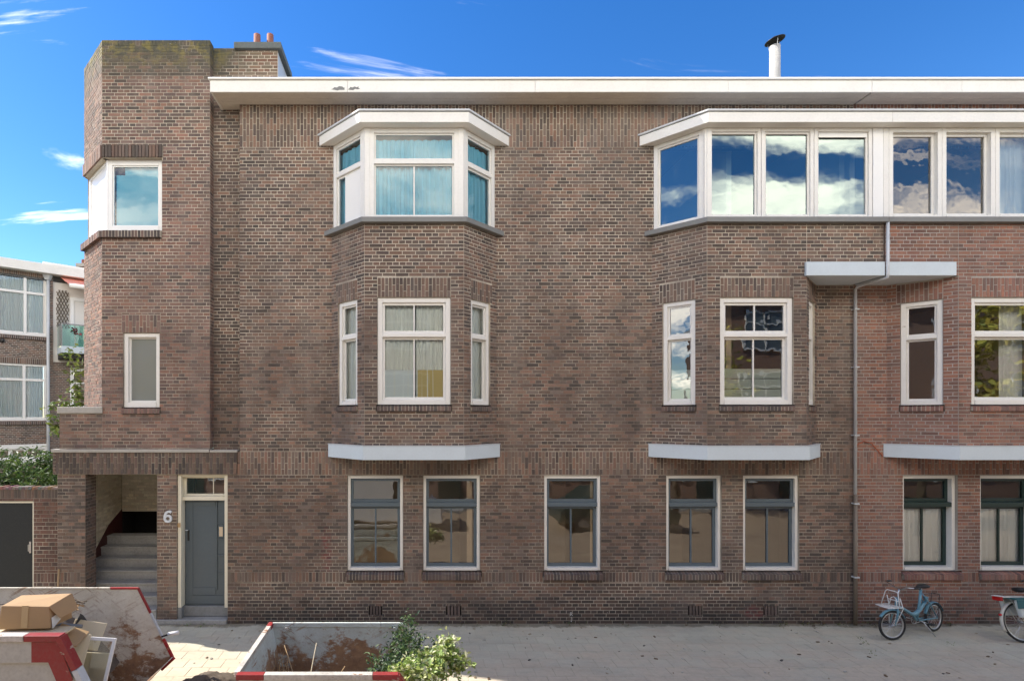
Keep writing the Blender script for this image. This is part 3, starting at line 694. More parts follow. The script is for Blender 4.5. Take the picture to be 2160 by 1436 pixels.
# ---- stair tower and porch at the left corner
TX0, TX1 = wx(215), wx(443); FC = 0.87                # tower front, length of the 45 degree cut
Z_T = wz(85)
WT = Wall((TX0, 0), (TX1, 0)); ST = lambda X: X - TX0
Z_CAN0, Z_CAN1 = wz(1000), wz(945)                    # canopy over the porch
tw0, tw1 = wz(486), wz(333)                           # corner window
cwR = ST(wx(341))
lw = (ST(wx(260)), ST(wx(336)), wz(859), wz(702))     # small stair window
hT = [(-0.02, cwR, tw0, tw1, 0.16), (-0.02, cwR, tw0 - 0.15, tw0 + 0.001, 0), (*lw, 0.16), (lw[0] - 0.03, lw[1] + 0.02, lw[2] - 0.12, lw[2] + 0.001, 0)]
zT = [(0.0, cwR + 0.02, tw1, wz(306), {'stag': False, 'd': 0.028, 'pal': PAL_DARK}), (lw[0] - 0.03, lw[1] + 0.02, lw[3], wz(664)), (0, WT.L, wz(97), Z_T, {'stag': False, 'pal': PAL_DARK})]
brickwall(H1, WT, 0, WT.L, Z_CAN1 - 0.02, Z_T, PAL_TOWER, hT, zT, 31, reveal=0.16, palf=lambda p, r: PAL_DARK if (r.random() < (0.75 if p.z > 10.5 else 0.3 if p.z > 9.2 else 0.06)) else PAL_TOWER)
WTF = Wall((TX0 - FC, FC), (TX0, 0)); LF = WTF.L
hF = [(-0.02, LF + 0.02, tw0, tw1, 0.16), (-0.02, LF + 0.02, tw0 - 0.15, tw0 + 0.001, 0)]
zF = [(0.0, LF, tw1, wz(306), {'stag': False, 'd': 0.028}), (0, LF, wz(97), Z_T, {'stag': False, 'pal': PAL_DARK})]
Z_PC = wz(872)                                        # top of the porch wall, below its stone
brickwall(H1, WTF, 0, LF, Z_PC - 0.05, Z_T, PAL_TOWER, hF, zF, 32, reveal=0.16)
WTS = Wall((TX0 - FC, 3.0), (TX0 - FC, FC)); brickwall(H1, WTS, 0, WTS.L, 0, Z_T, PAL_TOWER, [(WTS.L - 0.13, WTS.L + 0.02, tw0 - 0.15, tw1, 0.05)], (), 33)
WTR = Wall((TX1, 0), (TX1, 0.2)); brickwall(H1, WTR, 0, 0.2, Z_CAN1, Z_T, PAL_TOWER, (), (), 34)
PX0 = wx(125)
WPW = Wall((PX0, 0), (TX0, 0)); brickwall(H1, WPW, 0, WPW.L, Z_CAN1 - 0.02, Z_PC, PAL_TOWER, (), (), 35, palf=lambda p, r: PAL_BROWN if r.random() < 0.6 else PAL_TOWER)
WPS = Wall((PX0, 2.2), (PX0, 0)); brickwall(H1, WPS, 0, 2.2, 0.0, Z_PC, PAL_BROWN, (), (), 36)
# recessed strip between tower and main wall, and the chimney above it
RY = 0.19
WST = Wall((TX1, RY), (XJ + 0.05, RY)); brickwall(H1, WST, 0, WST.L, Z_CAN1 - 0.3, wz(102, RY), PAL_BROWN, [(wx(503, RY) - TX1, 9, 9.95, 13, 0)], (), 37, palf=lambda p, r: PAL_DARK if r.random() < 0.5 else PAL_BROWN)
# canopy beam of soldier bricks, stone edge on top
CX0, CX1 = wx(113), wx(500)
WC = Wall((CX0, -0.03), (CX1, -0.03)); soldier(H1, WC, 0.055, WC.L, Z_CAN0, wz(954), 0, PAL_PLINTH + PAL_DARK, rnd)
brickwall(H1, WC, 0, 0.053, Z_CAN0, wz(954), PAL_DARK, (), (), 38, mort=False, stretch=0)
mortar_sheet(H1, WC, 0, WC.L, Z_CAN0, wz(954), (), -0.0085, 0)
WCS = Wall((CX0, 1.0), (CX0, -0.03)); brickwall(H1, WCS, 0, WCS.L, Z_CAN0, wz(954), PAL_DARK, (), (), 39)
H1.mortar.box(CX0 + 0.01, CX1, -0.025, 0.4, Z_CAN0 + 0.004, Z_CAN0 + 0.03)
# piers beside the stair and the front door
P1a, P1b, P2a, P2b = wx(121), wx(180), wx(331), wx(373)
for a, b, sd in ((P1a, P1b, 41), (P2a, P2b, 42)):
    w = Wall((a, 0), (b, 0)); brickwall(H1, w, 0, w.L, 0.0, Z_CAN0, PAL_BROWN, (), [(0, w.L - 0.1, Z_LB0, Z_LB1, {'stag': False})] if sd == 41 else (), sd, palf=lambda p, r: PAL_DARK if p.x < -8 and r.random() < 0.6 else PAL_BROWN)
WPR = Wall((P1b, 0), (P1b, 0.36)); brickwall(H1, WPR, 0, 0.36, 0.0, Z_CAN0, PAL_DARK, (), (), 43)
WPR2 = Wall((P2b, 0), (P2b, 0.30)); brickwall(H1, WPR2, 0, 0.30, 0.0, Z_CAN0, PAL_BROWN, (), (), 44)
WPL2 = Wall((P2a, 2.6), (P2a, 0)); brickwall(H1, WPL2, 0, 2.6, 0.0, Z_CAN0 + 0.3, PAL_BROWN, (), (), 45)
WPL3 = Wall((HX0, 0.30), (HX0, 0.0)); brickwall(H1, WPL3, 0, 0.3, 0.0, Z_CAN0, PAL_BROWN, (), (), 47)
# chimney
CHY = RY; c0, c1 = wx(503, CHY), wx(586, CHY); zc0, zc1 = 9.6, wz(107, CHY)
WCH = Wall((c0, CHY), (c1, CHY)); brickwall(H1, WCH, 0, WCH.L, zc0, zc1, PAL_TOWER, (), (), 46, palf=lambda p, r: [(0.22, 0.17, 0.13), (0.25, 0.16, 0.12), (0.2, 0.12, 0.09)])
# ---- neighbour's plain wall
W1 = Wall((HX1, 0), (12.6, 0)); S1 = lambda X: X - HX1
NW = [(1905, 2020), (2068, 2186)]
hN = [(S1(wx(a)), S1(wx(b)), Z_G0, Z_G1, 0.25) for a, b in NW] + [(S1(wx(a)) - 0.03, S1(wx(b)) + 0.08, Z_G0 - 0.11, Z_G0 + 0.001, 0) for a, b in NW]
hN += [(S1(XN - BW + 0.1), 99, Z_BAND0 + 0.06, Z_SOF - 0.05, 0), ]
zN = [(0, W1.L, Z_SB0, Z_SB1), (0, S1(wx(1905)) - 0.03, Z_LB0, Z_LB1, {'stag': False}), (S1(wx(2020)) + 0.08, S1(wx(2068)) - 0.03, Z_LB0, Z_LB1, {'stag': False})]
HQ = House(); brickwall(H2, W1, 0, W1.L, Z_SOF - 0.05, Z_EAVE + 0.02, PAL_RED, (), [(0, W1.L, Z_SOF - 0.05, Z_EAVE + 0.02)], 52, mort=False); mortar_sheet(HQ, W1, 0, W1.L, Z_SOF - 0.05, Z_EAVE + 0.02, (), -0.004, 0); HQ.mortar.build('upper_mortar', 'mortar_pale', neigh)
brickwall(H2, W1, 0, W1.L, -0.02, Z_BEAM0 + 0.05, PAL_RED, hN, zN, 51, palf=lambda p, r: (PAL_DARK if p.z < 0.35 and r.random() < 0.35 else PAL_RED))

wall1 = finish_bricks(H1, house, 'wall', 'mortar_brown')
wall2 = finish_bricks(H2, neigh, 'wall', 'mortar_pale')

# ---- shell: floors, back walls, partitions, roof (what one sees through the panes)
def part(par, name, mat, *boxes, bevel=0):
    m = MB()
    for q in boxes: m.box(*q)
    return m.build(name, mat, par, bevel=bevel)
for par, xa, xb, parts_ in ((house, -5.2, 6.5, (-2.75 + 1.9, 1.55, 4.2)), (neigh, 6.6, 12.6, (10.6,))):
    part(par, 'back_wall', 'plaster', (xa, xb, 4.2, 4.35, 0, Z_EAVE)); part(par, 'partition', 'plaster', (xa + 0.1, xb - 0.1, 1.9, 2.0, 0.13, 2.94))
    for z0, z1 in ((-0.05, 0.12), (2.95, 3.16), (6.52, 6.78), (Z_EAVE - 0.12, Z_EAVE + 0.05)):
        part(par, 'floor_slab', 'floor_wood', (xa, xb, 0.13, 4.2, z0, z1))
    for x in (xa, *parts_, xb - 0.1): part(par, 'partition', 'plaster', (x, x + 0.1, 0.16, 4.2, 0.12, Z_EAVE - 0.12))
part(house, 'roof', 'roof_felt', (TX1 + 0.06, HX1, RY + 0.05, 4.6, Z_EAVE + 0.06, wz(170, -0.43) - 0.06))
part(neigh, 'roof', 'roof_felt', (HX1 + 0.01, 12.6, RY, 4.6, Z_EAVE + 0.06, wz(170, -0.43) - 0.06))
m = MB(); m.prism([(TX0 + 0.05, 0.12), (TX1 - 0.02, 0.12), (TX1 - 0.02, 3.0), (TX0 - FC + 0.12, 3.0), (TX0 - FC + 0.12, FC + 0.05)], Z_T - 0.25, Z_T - 0.02); m.build('tower_roof', 'roof_felt', house)
m = MB(); m.prism([(TX0 + 0.05, 0.12), (TX1 - 0.02, 0.12), (TX1 - 0.02, 3.0), (TX0 - FC + 0.12, 3.0), (TX0 - FC + 0.12, FC + 0.05)], 6.2, 6.4); m.build('tower_floor', 'plaster_white', house)
part(house, 'tower_back_wall', 'plaster_white', (TX0 - FC, TX1, 2.9, 3.0, Z_CAN1, Z_T - 0.25))

# ---- eaves: fascia, metal trim, soffit boards
EP = 0.43; EX0 = wx(443, -EP); zf0, zf1 = wz(193, -EP), wz(170, -EP); zt1 = wz(162.5, -EP - 0.03)
for par, xa, xb in ((house, EX0, HX1), (neigh, HX1 + 0.004, 12.6)):
    m = MB(); x_ = xa
    for x2 in [v for v in (-3.1, 0.35, 3.9, 8.2) if xa < v < xb] + [xb]: m.box(x_, x2 - 0.004, -EP + rnd.uniform(0, 0.002), -EP + 0.035, zf0 - 0.012, zf1); x_ = x2
    if par is house: m.box(EX0, EX0 + 0.035, -EP + 0.035, RY - 0.01, zf0 - 0.012, zf1)
    m.build('fascia', 'fascia', par, bevel=0.004)
    m = MB(); m.box(xa - 0.03 * (par is house), xb, -EP - 0.03, -EP + 0.1, zf1 + 0.012, zt1); m.box(xa, xb, -EP + 0.1, RY + 0.06, zf1, zt1 - 0.01)
    m.build('roof_edge_trim', 'white_upvc', par, bevel=0.006)
    for k in range(4):
        bw = (EP - 0.037 + (RY if k > 3 else 0)) / 4
        part(par, 'soffit_board', 'soffit', (xa + 0.036, xb, -EP + 0.036 + k * bw, -EP + 0.036 + (k + 1) * bw - 0.006, zf0, zf0 + 0.03))
    part(par, 'soffit_backing', 'soffit', (xa + 0.036, xb, -EP + 0.036, -0.003, zf0 + 0.031, zf0 + 0.05))
part(house, 'soffit_board', 'soffit', (EX0 + 0.036, XJ - 0.003, -0.002, RY - 0.006, zf0 + 0.002, zf0 + 0.032))

for pts_ in ([(699, 189), (703, 187), (705, 184.5), (711, 185), (715, 182.5), (722, 183), (724, 185), (728, 186), (726, 188), (727, 190), (716, 190), (712, 191.5), (706, 190)], [(734, 189), (737, 187), (739, 184), (744, 185), (748, 183), (752, 184.5), (757, 183), (756, 186), (760, 187), (755, 189), (749, 188), (745, 190.5), (739, 190)]):
    m = MB(); m.plate([(wx(a, -EP), wz(b, -EP)) for a, b in pts_][::-1], -EP - 0.0015, -EP - 0.0004); m.build('peeled_patch', 'lead', house)
# ---- bay bands, ledges, roofs
def off_bay(xc, o, back=0.0):
    k = o * math.tan(R(22.5))
    return [(xc - BW - o * 1.4142, back), (xc - BFH - k, -BP - o), (xc + BFH + k, -BP - o), (xc + BW + o * 1.4142, back)]
for par, xc in ((house, XL), (house, XR), (neigh, XN)):
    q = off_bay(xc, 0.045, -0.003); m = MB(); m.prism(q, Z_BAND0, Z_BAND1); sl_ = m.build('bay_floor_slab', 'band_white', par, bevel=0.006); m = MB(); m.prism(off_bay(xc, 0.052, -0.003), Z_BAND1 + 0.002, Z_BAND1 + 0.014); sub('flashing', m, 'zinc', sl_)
# beam under the bridging parapet
xa, xb = XR + BFH - 0.04, wx(2018, -BP - 0.05)
for par, a, b in ((house, xa, HX1 - 0.03), (neigh, HX1 + 0.03, xb)):
    poly = [(a, -BP - 0.05), (b, -BP - 0.05), (b + (0.72 if par is neigh else 0), -0.003), (a - 0.0, -0.003)] if False else None
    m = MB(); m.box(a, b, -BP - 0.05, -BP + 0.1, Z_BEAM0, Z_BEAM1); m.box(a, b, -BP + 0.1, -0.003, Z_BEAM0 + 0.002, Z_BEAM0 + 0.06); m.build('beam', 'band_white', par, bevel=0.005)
# ledges (lead) under the top windows
q = off_bay(XL, 0.10, -0.003); m = MB(); m.prism(q, Z_LEDGE + 0.002, Z_TOP0); m.build('window_ledge', 'lead', house, bevel=0.006)
q = off_bay(XR, 0.10, -0.003); m = MB(); m.prism([q[0], q[1], (HX1 - 0.002, q[1][1]), (HX1 - 0.002, -0.003)], Z_LEDGE + 0.002, Z_TOP0); m.build('window_ledge', 'lead', house, bevel=0.006)
m = MB(); m.box(HX1 + 0.002, 12.6, -BP - 0.10, -0.003, Z_LEDGE + 0.002, Z_TOP0); m.build('window_ledge', 'lead', neigh, bevel=0.006)
# flat bay roofs
Z_R1 = wz(236, -BP - 0.17)
def bay_roof(par, poly, trim):
    m = MB(); m.prism(poly, Z_SOF, Z_R1); o = m.build('bay_roof', 'white_paint', par, bevel=0.006)
    m = MB(); m.prism(trim, Z_R1 + 0.012, Z_R1 + 0.045); sub('roof_edge_trim', m, 'zinc', o, bevel=0.006)
    m = MB(); m.prism([((x + 0.0), y + 0.02 if y < -0.1 else y) for x, y in poly], Z_R1 + 0.002, Z_R1 + 0.01); sub('drip_gap', m, 'lead', o)
bay_roof(house, off_bay(XL, 0.165, -0.003), off_bay(XL, 0.19, -0.003))
q = off_bay(XR, 0.165, -0.003); q2 = off_bay(XR, 0.19, -0.003)
bay_roof(house, [q[0], q[1], (HX1, q[1][1]), (HX1, -0.003)], [q2[0], q2[1], (HX1, q2[1][1]), (HX1, -0.003)])
bay_roof(neigh, [(HX1 + 0.003, q[1][1]), (12.6, q[1][1]), (12.6, -0.003), (HX1 + 0.003, -0.003)], [(HX1 + 0.003, q2[1][1]), (12.6, q2[1][1]), (12.6, -0.003), (HX1 + 0.003, -0.003)])

# ---- windows of the bays, middle floor
def sill(par_win, w, s0, s1, zt, pal, **k):
    a, b = sill_bricks(w, s0, s1, zt, pal, rnd, **k)
    o = sub('sill', a, 'brick', par_win); m = sub('sill_mortar', b, 'mortar_brown', par_win); return o
def mid_bay(key, par, skip=()):
    WL, WF, WR, fs, sl, sr = BAYS[key]; pal = PAL_RED if key == 'N' else PAL_DARK
    z0, z1 = Z_MID0, Z_MID1
    out_ = []
    for nm, w, s in (('F', WF, fs), ('L', WL, sl), ('R', WR, sr)):
        mun = 1 if nm == 'F' and key != 'N' else 0
        o = window(par, w, s[0], s[1], z0, z1, fw=0.085 if nm == 'F' else 0.075, sw=0.045 if nm == 'F' else 0.035, split=0.665, mun_up=mun, mun_lo=mun, d=-0.035, dep=0.14, so=0.035, lo_d=0.03, tr=0.06, gmat='glass_clear' if key == 'L' else 'glass_old')
        sill(o, w, s[0] - 0.015, s[1] + 0.015, z0 - 0.004, pal, h=0.115, drop=0.03, out_=0.035)
        out_.append(o)
    return out_
ml = mid_bay('L', house); mr = mid_bay('R', house); mn = mid_bay('N', neigh)
WL, WF, WR, fs, sl, sr = BAYS['L']
c_ = (fs[0] + fs[1]) / 2
curtain(ml[0], WF, fs[0] + 0.08, c_ - 0.01, Z_MID0, Z_MID1 - 0.02, -0.172, 'curtain_cream', 6, 0.022, 1); curtain(ml[0], WF, c_ + 0.03, fs[1] - 0.08, Z_MID0, Z_MID1 - 0.02, -0.172, 'curtain_cream', 6, 0.022, 2)
m = MB(); m.wbox(WF, fs[0] + 0.72, fs[1] - 0.1, Z_MID0 + 0.1, Z_MID0 + 0.63, -0.148, -0.151); sub('paper_sheet', m, 'paper_yellow', ml[0])
m = MB(); m.wbox(WF, fs[0] + 0.12, fs[0] + 0.66, Z_MID0 + 0.1, Z_MID0 + 0.63, -0.148, -0.151); sub('paper_sheet', m, 'curtain_white', ml[0])
curtain(ml[1], WL, sl[0] + 0.05, sl[1] - 0.05, Z_MID0, Z_MID1, -0.172, 'curtain_cream', 3, 0.018, 3); curtain(ml[2], WR, sr[0] + 0.05, sr[1] - 0.05, Z_MID0, Z_MID1, -0.172, 'curtain_cream', 3, 0.018, 4)
WL, WF, WR, fs, sl, sr = BAYS['R']
for k in range(3):      # frosted film in three strips on the lower panes
    za = Z_MID0 + 0.11 + k * 0.185
    m = MB(); m.wbox(WF, fs[0] + 0.13, fs[1] - 0.13, za, za + 0.172, -0.145, -0.148); sub('frosted_strip', m, 'frost_film', mr[0])
    m = MB(); m.wbox(WL, sl[0] + 0.11, sl[1] - 0.11, za, za + 0.172, -0.145, -0.148); sub('frosted_strip', m, 'frost_film', mr[1])
m = MB(); m.wbox(WF, fs[0] + 0.1, fs[0] + 0.2, Z_MID0, Z_MID1, -0.26, -0.32); sub('window_jamb', m, 'raw_wood', mr[0])
WL, WF, WR, fs, sl, sr = BAYS['N']
curtain(mn[0], WF, fs[1] - 0.5, fs[1] - 0.08, Z_MID0, Z_MID1, -0.3, 'curtain_white', 5, 0.02, 5)

# ---- windows of the bays, top floor (timber fronts)
def top_facet(par, w, s0, s1, lights, split=None, gmat='glass_coated', fw=0.055, mun_lo=0, mw_=0.12, sw=0.035, post=0.0):
    """a timber front divided by posts; each light is a window part"""
    return [window(par, w, a, b, Z_TOP0 + 0.004, Z_SOF - 0.003, fw=fw, sw=sw, split=split, mun_lo=mun_lo, d=-0.025, dep=0.11, so=0.03, lo_d=0.012, tr=0.07, gmat=gmat, fb=0.05) for a, b in lights]
WL, WF, WR, fs, sl, sr = BAYS['L']
tl = top_facet(house, WF, 0, WF.L, [(0.09, WF.L - 0.09)], 0.655, 'glass_clear', 0.085, 1, sw=0.03)
tll = top_facet(house, WL, 0, WL.L, [(0.03, WL.L - 0.06)], 0.655, 'glass', 0.085, 0, sw=0.035)
tlr = top_facet(house, WR, 0, WR.L, [(0.06, WR.L - 0.03)], 0.655, 'glass', 0.085, 0, sw=0.035)
def corner_post(par, x, y, r, mat='white_paint', z0=None, z1=None):
    m = MB(); m.prism([(x + r * math.cos(R(22.5 + 45 * k)), y + r * math.sin(R(22.5 + 45 * k))) for k in range(8)], z0 or Z_TOP0 + 0.003, z1 or Z_SOF - 0.002); m.build('corner_post', mat, par)
for xc, sg in ((XL, (-1, 1)), (XR, (-1,))):
    for s_ in sg:
        C = Vector((xc + s_ * (BFH - 0.006), -BP + 0.014)); uL = Vector((s_ * 0.7071, 0.7071)); uF = Vector((-s_, 0))
        for nm, P4 in (('corner_board', [C + uL * 0.062, C, C + Vector((-s_ * 0.04, 0.09)), C + uL * 0.062 + Vector((-s_ * 0.09, 0.06))]), ('corner_board', [C + Vector((-s_ * 0.003, 0)), C + uF * 0.088, C + uF * 0.088 + Vector((0, 0.1)), C + Vector((-s_ * 0.044, 0.092))])):
            m = MB(); P4 = [(p.x, p.y) for p in P4]; m.prism(P4 if s_ < 0 else P4[::-1], Z_TOP0 + 0.003, Z_SOF - 0.002); m.build(nm, 'white_paint', house, bevel=0.002)
curtain(tl[0], WF, 0.1, WF.L - 0.1, Z_TOP0 + 0.02, Z_SOF - 0.16, -0.15, 'cloth_sky_tint', 12, 0.028, 11)
curtain(tll[0], WL, 0.05, WL.L - 0.1, wz(345, -0.4), Z_SOF - 0.16, -0.15, 'cloth_sky_tint', 5, 0.025, 12); curtain(tlr[0], WR, 0.1, WR.L - 0.05, Z_TOP0 + 0.02, Z_SOF - 0.16, -0.15, 'cloth_sky_tint', 5, 0.025, 13)
curtain(tll[0], WL, 0.05, 0.36, Z_TOP0 + 0.02, wz(345, -0.4), -0.15, 'cloth_sky_tint', 2, 0.025, 15)
m = MB(); m.wbox(WL, 0.34, WL.L - 0.07, Z_TOP0 + 0.06, wz(352, -0.4), -0.068, -0.085); sub('white_board', m, 'blind_white', tll[0])
WL, WF, WR, fs, sl, sr = BAYS['R']
top_facet(house, WL, 0, WL.L, [(0.03, WL.L - 0.07)], None, 'glass_coated', 0.075)
Xa = XR - BFH; Y_ = -BP + 0.05
lx = [(wx(1484, Y_), wx(1604, Y_)), (wx(1604, Y_), wx(1715, Y_)), (wx(1715, Y_), wx(1838, Y_))]
WFX = Wall((Xa, -BP), (12.6, -BP))
tr_ = top_facet(house, WFX, 0, 0, [(a - Xa + 0.006, b - Xa - 0.003) for a, b in lx], None, 'glass_coated', 0.062)
for o, (a, b) in zip([tr_[2]], [lx[2]]):       # ventilation strip at the head of the third light
    m = MB(); m.wbox(WFX, a - Xa + 0.09, b - Xa - 0.09, Z_SOF - 0.165, Z_SOF - 0.10, -0.035, -0.05); sub('ventilation_strip', m, 'white_upvc', o)
m = MB(); m.box(wx(1839, Y_), HX1 - 0.002, -BP + 0.02, -BP + 0.12, Z_TOP0 + 0.004, Z_SOF - 0.003); m.build('front_panel', 'white_upvc', house, bevel=0.004)
m = MB(); m.box(HX1 + 0.002, wx(1872, Y_), -BP + 0.02, -BP + 0.12, Z_TOP0 + 0.004, Z_SOF - 0.003); m.build('front_panel', 'white_paint', neigh, bevel=0.004)
lx = [(wx(1872, Y_), wx(1984, Y_)), (wx(1984, Y_), wx(2096, Y_)), (wx(2096, Y_), wx(2208, Y_)), (wx(2208, Y_), wx(2320, Y_))]
tn = [window(neigh, WFX, a - Xa + 0.004, b - Xa - 0.002, Z_TOP0 + 0.004, Z_SOF - 0.003, fw=0.075, sw=0.05, d=-0.02, dep=0.14, so=0.07, gmat='glass_neutral', fb=0.06) for a, b in lx]
curtain(tn[2], WFX, lx[2][0] - Xa + 0.1, lx[2][1] - Xa - 0.1, Z_TOP0, Z_SOF - 0.1, -0.3, 'curtain_white', 7, 0.025, 14)

# ---- ground floor windows
for i, (a, b) in enumerate(GW):
    s0, s1 = S(wx(a)), S(wx(b))
    o = window(house, W0, s0, s1, Z_G0, Z_G1, 'white_paint', 'slate', fw=0.055, sw=0.054, split=0.705, mun_lo=1, d=-0.035, dep=0.16, so=0.045, lo_d=0.035, tr=0.075, gmat='glass_old', mw=0.032)
    sill(o, W0, s0 - 0.025, s1 + 0.025, Z_G0 - 0.002, PAL_DARK, h=0.165, drop=0.06, out_=0.055)
for i, (a, b) in enumerate(NW):
    s0, s1 = S1(wx(a)), S1(wx(b))
    o = window(neigh, W1, s0, s1, Z_G0, Z_G1, 'white_paint', 'dark_green', fw=0.06, sw=0.06, split=0.705, mun_lo=1, d=-0.05, dep=0.2, so=0.085, lo_d=0.03, tr=0.08, gmat='glass', mw=0.034)
    sill(o, W1, s0 - 0.025, s1 + 0.075, Z_G0 - 0.002, PAL_RED, h=0.165, drop=0.06, out_=0.055)
    curtain(o, W1, s0 + 0.1, s1 - 0.08, Z_G0 + 0.06, Z_G0 + 1.24, -0.235, 'curtain_white', 8, 0.02, 30 + i)
# ---- vent slots in the plinth
for a, b in vents:
    xa, xb = wx(a), wx(b)
    m = MB(); n = 5; pw = (xb - xa) / (2 * n - 1)
    for k in range(n - 1): m.box(xa + (2 * k + 1) * pw - 0.006, xa + (2 * k + 2) * pw + 0.006, 0.002, 0.05, vz0, vz1, col=(0.19, 0.14, 0.12))
    o = m.build('air_vent', 'brick', house); m = MB(); m.box(xa, xb, 0.05, 0.06, vz0, vz1); sub('vent_cavity', m, 'matt_black', o)  # black back sheet paints the darkness inside the slots

# ---- tower windows
ra = 0.10
jx = TX0 + ra * math.tan(R(22.5))
WTi = Wall((jx, ra), (wx(341), ra))
o = window(house, WTi, 0.0, WTi.L, tw0 + 0.02, tw1, 'white_upvc', fw=0.10, sw=0.025, d=0.0, dep=0.09, so=0.02, gmat='glass', fb=0.09)
m = MB(); m.wbox(WTi, 0.13, WTi.L - 0.13, tw0 + 0.12, tw1 - 0.25, -0.10, -0.104); sub('pane_sheet', m, 'cloth_sky_tint', o)  # flat tinted sheet added in place of bright room and pane reflection
m = MB(); m.wbox(WTi, 0.3, WTi.L - 0.11, tw1 - 0.252, tw1 - 0.1, -0.10, -0.104); sub('pane_sheet', m, 'cloth_sky_tint', o)  # upper strip of the same added sheet
q0 = Vector((TX0 - FC + 0.10, FC - 0.02)) ; u = Vector((-0.7071, 0.7071)); e = Vector((jx, ra)) + u * 1.20
WTj = Wall((e.x, e.y), (jx, ra))
o2 = window(house, WTj, 0.0, WTj.L, tw0 + 0.02, tw1, 'white_upvc', fw=0.06, sw=0.03, d=0.0, dep=0.09, so=0.02, gmat='glass_clear', fb=0.07)
m = MB(); m.wbox(WTj, 0.07, WTj.L - 0.07, tw0 + 0.09, tw1 - 0.07, -0.024, -0.030); sub('pane_sheet', m, 'white_upvc', o2)  # opaque white sheet just in front of the glass
corner_post(house, jx + 0.012, ra + 0.035, 0.045, 'white_upvc', tw0 + 0.02, tw1)
sill(o, WT, -0.02, cwR, tw0 + 0.0, PAL_DARK, h=0.15, drop=0.02, out_=0.07, back=0.12)
sill(o2, WTF, 0.0, LF + 0.03, tw0 + 0.0, PAL_TOWER, h=0.15, drop=0.02, out_=0.07, back=0.12)
o = window(house, WT, lw[0], lw[1], lw[2], lw[3], 'white_paint', fw=0.075, sw=0.03, d=-0.035, dep=0.12, so=0.06, gmat='glass_frost', fb=0.1)
sill(o, WT, lw[0] - 0.025, lw[1] + 0.02, lw[2] - 0.004, PAL_TOWER, h=0.115, drop=0.02, out_=0.035)
m = MB(); m.prism([(PX0 - 0.03, -0.03), (TX0 + 0.02, -0.03), (TX0 + 0.02, 0.0), (TX0 - 0.01, 0.0), (TX0 - FC - 0.02, FC), (TX0 - FC - 0.02, 2.2), (PX0 - 0.03, 2.2)], Z_PC + 0.003, wz(858)); m.build('coping_stone', 'stone', house, bevel=0.012)
m = MB(); m.box(CX0 - 0.015, wx(443), -0.055, 0.12, wz(953.5), wz(947)); m.box(wx(443) + 0.004, CX1 + 0.01, -0.04, RY - 0.01, wz(953.5), wz(949)); m.build('canopy_edge', 'stone', house, bevel=0.006)

# ---- chimney cap and pots, flue
m = MB(); m.box(c0 + 0.01, c1 - 0.012, CHY + 0.1, CHY + 0.85, zc0, zc1); ch = m.build('chimney', 'mortar_pale', house)
m = MB(); m.box(c1 - 0.012, c1 - 0.004, CHY + 0.015, CHY + 0.85, zc0, zc1 - 0.02); sub('lead_flashing', m, 'zinc', ch)
m = MB(); m.box(c0 - 0.07, c1 + 0.075, CHY - 0.07, CHY + 0.92, zc1 + 0.002, zc1 + 0.125); sub('chimney_cap', m, 'cap_stone', ch, bevel=0.01)
for px in (542.5, 570):
    x = wx(px, CHY + 0.35); m = MB(); m.lathe([(0.055, 0), (0.07, 0.03), (0.066, 0.42), (0.055, 0.42), (0.053, 0.1)], (x, CHY + 0.35, zc1 + 0.125), 16); sub('chimney_pot', m, 'terracotta', ch, smooth=True)
fy = 2.2; fx = wx(1634.5, fy); fz = wz(98, fy); fr_ = 10 * (D + fy) / F
m = MB(); m.lathe([(fr_ * 1.04, -1.4), (fr_, 0), (fr_ - 0.006, 0), (fr_ - 0.006, -0.3)], (fx, fy, fz), 24); fl = m.build('flue_pipe', 'flue_metal', house, smooth=True)
Mx = Matrix.Translation((fx, fy, fz + 0.13)) @ Matrix.Rotation(R(-12), 4, 'Y')
m = MB(); m.lathe([(0.002, 0.10), (0.21, 0.0), (0.205, -0.012), (0.002, 0.085)], (0, 0, 0), 24, Mx); sub('flue_cowl', m, 'black', fl, smooth=True)
m = MB()
for a in (20, 140, 260): m.tube([(fx + fr_ * math.cos(R(a)), fy + fr_ * math.sin(R(a)), fz - 0.06), (fx + 0.15 * math.cos(R(a)), fy + 0.15 * math.sin(R(a)), fz + 0.15)], 0.008, 6)
sub('cowl_strut', m, 'steel', fl)

# ---- drainpipe on the party line
py_ = -BP - 0.07; pr = 0.026
m = MB(); m.tube([(HX1, py_, Z_LEDGE - 0.0), (HX1, py_, Z_BEAM0 + 0.02), (HX1 + 0.001, py_ + 0.0, Z_BEAM0 - 0.035), (HX1, -0.10, Z_BEAM0 - 0.05), (HX1, -0.05, Z_BEAM0 - 0.09), (HX1, -0.05, wz(1045, -0.05))], pr, 10)
dp = m.build('drainpipe', 'zinc', house, smooth=True)
m = MB(); m.tube([(HX1, -0.05, wz(1045, -0.05) + 0.02), (HX1, -0.05, 0.0)], pr + 0.008, 10); sub('lower_pipe', m, 'zinc_brown', dp, smooth=True)
for z in (0.9, 2.3, 3.6, 4.9, 6.0):
    m = MB(); m.box(HX1 - 0.046, HX1 + 0.046, -0.096, -0.002, z, z + 0.025); sub('pipe_clip', m, 'zinc', dp)
m = MB(); m.tube([(wx(1808, -0.02), -0.02, wz(938)), (wx(1822, -0.03), -0.03, wz(930)), (wx(1838, -0.03), -0.03, wz(934)), (wx(1850, -0.03), -0.03, wz(948)), (wx(1862, -0.02), -0.02, wz(961))], 0.008, 6); m.build('cable', 'cable_orange', house)

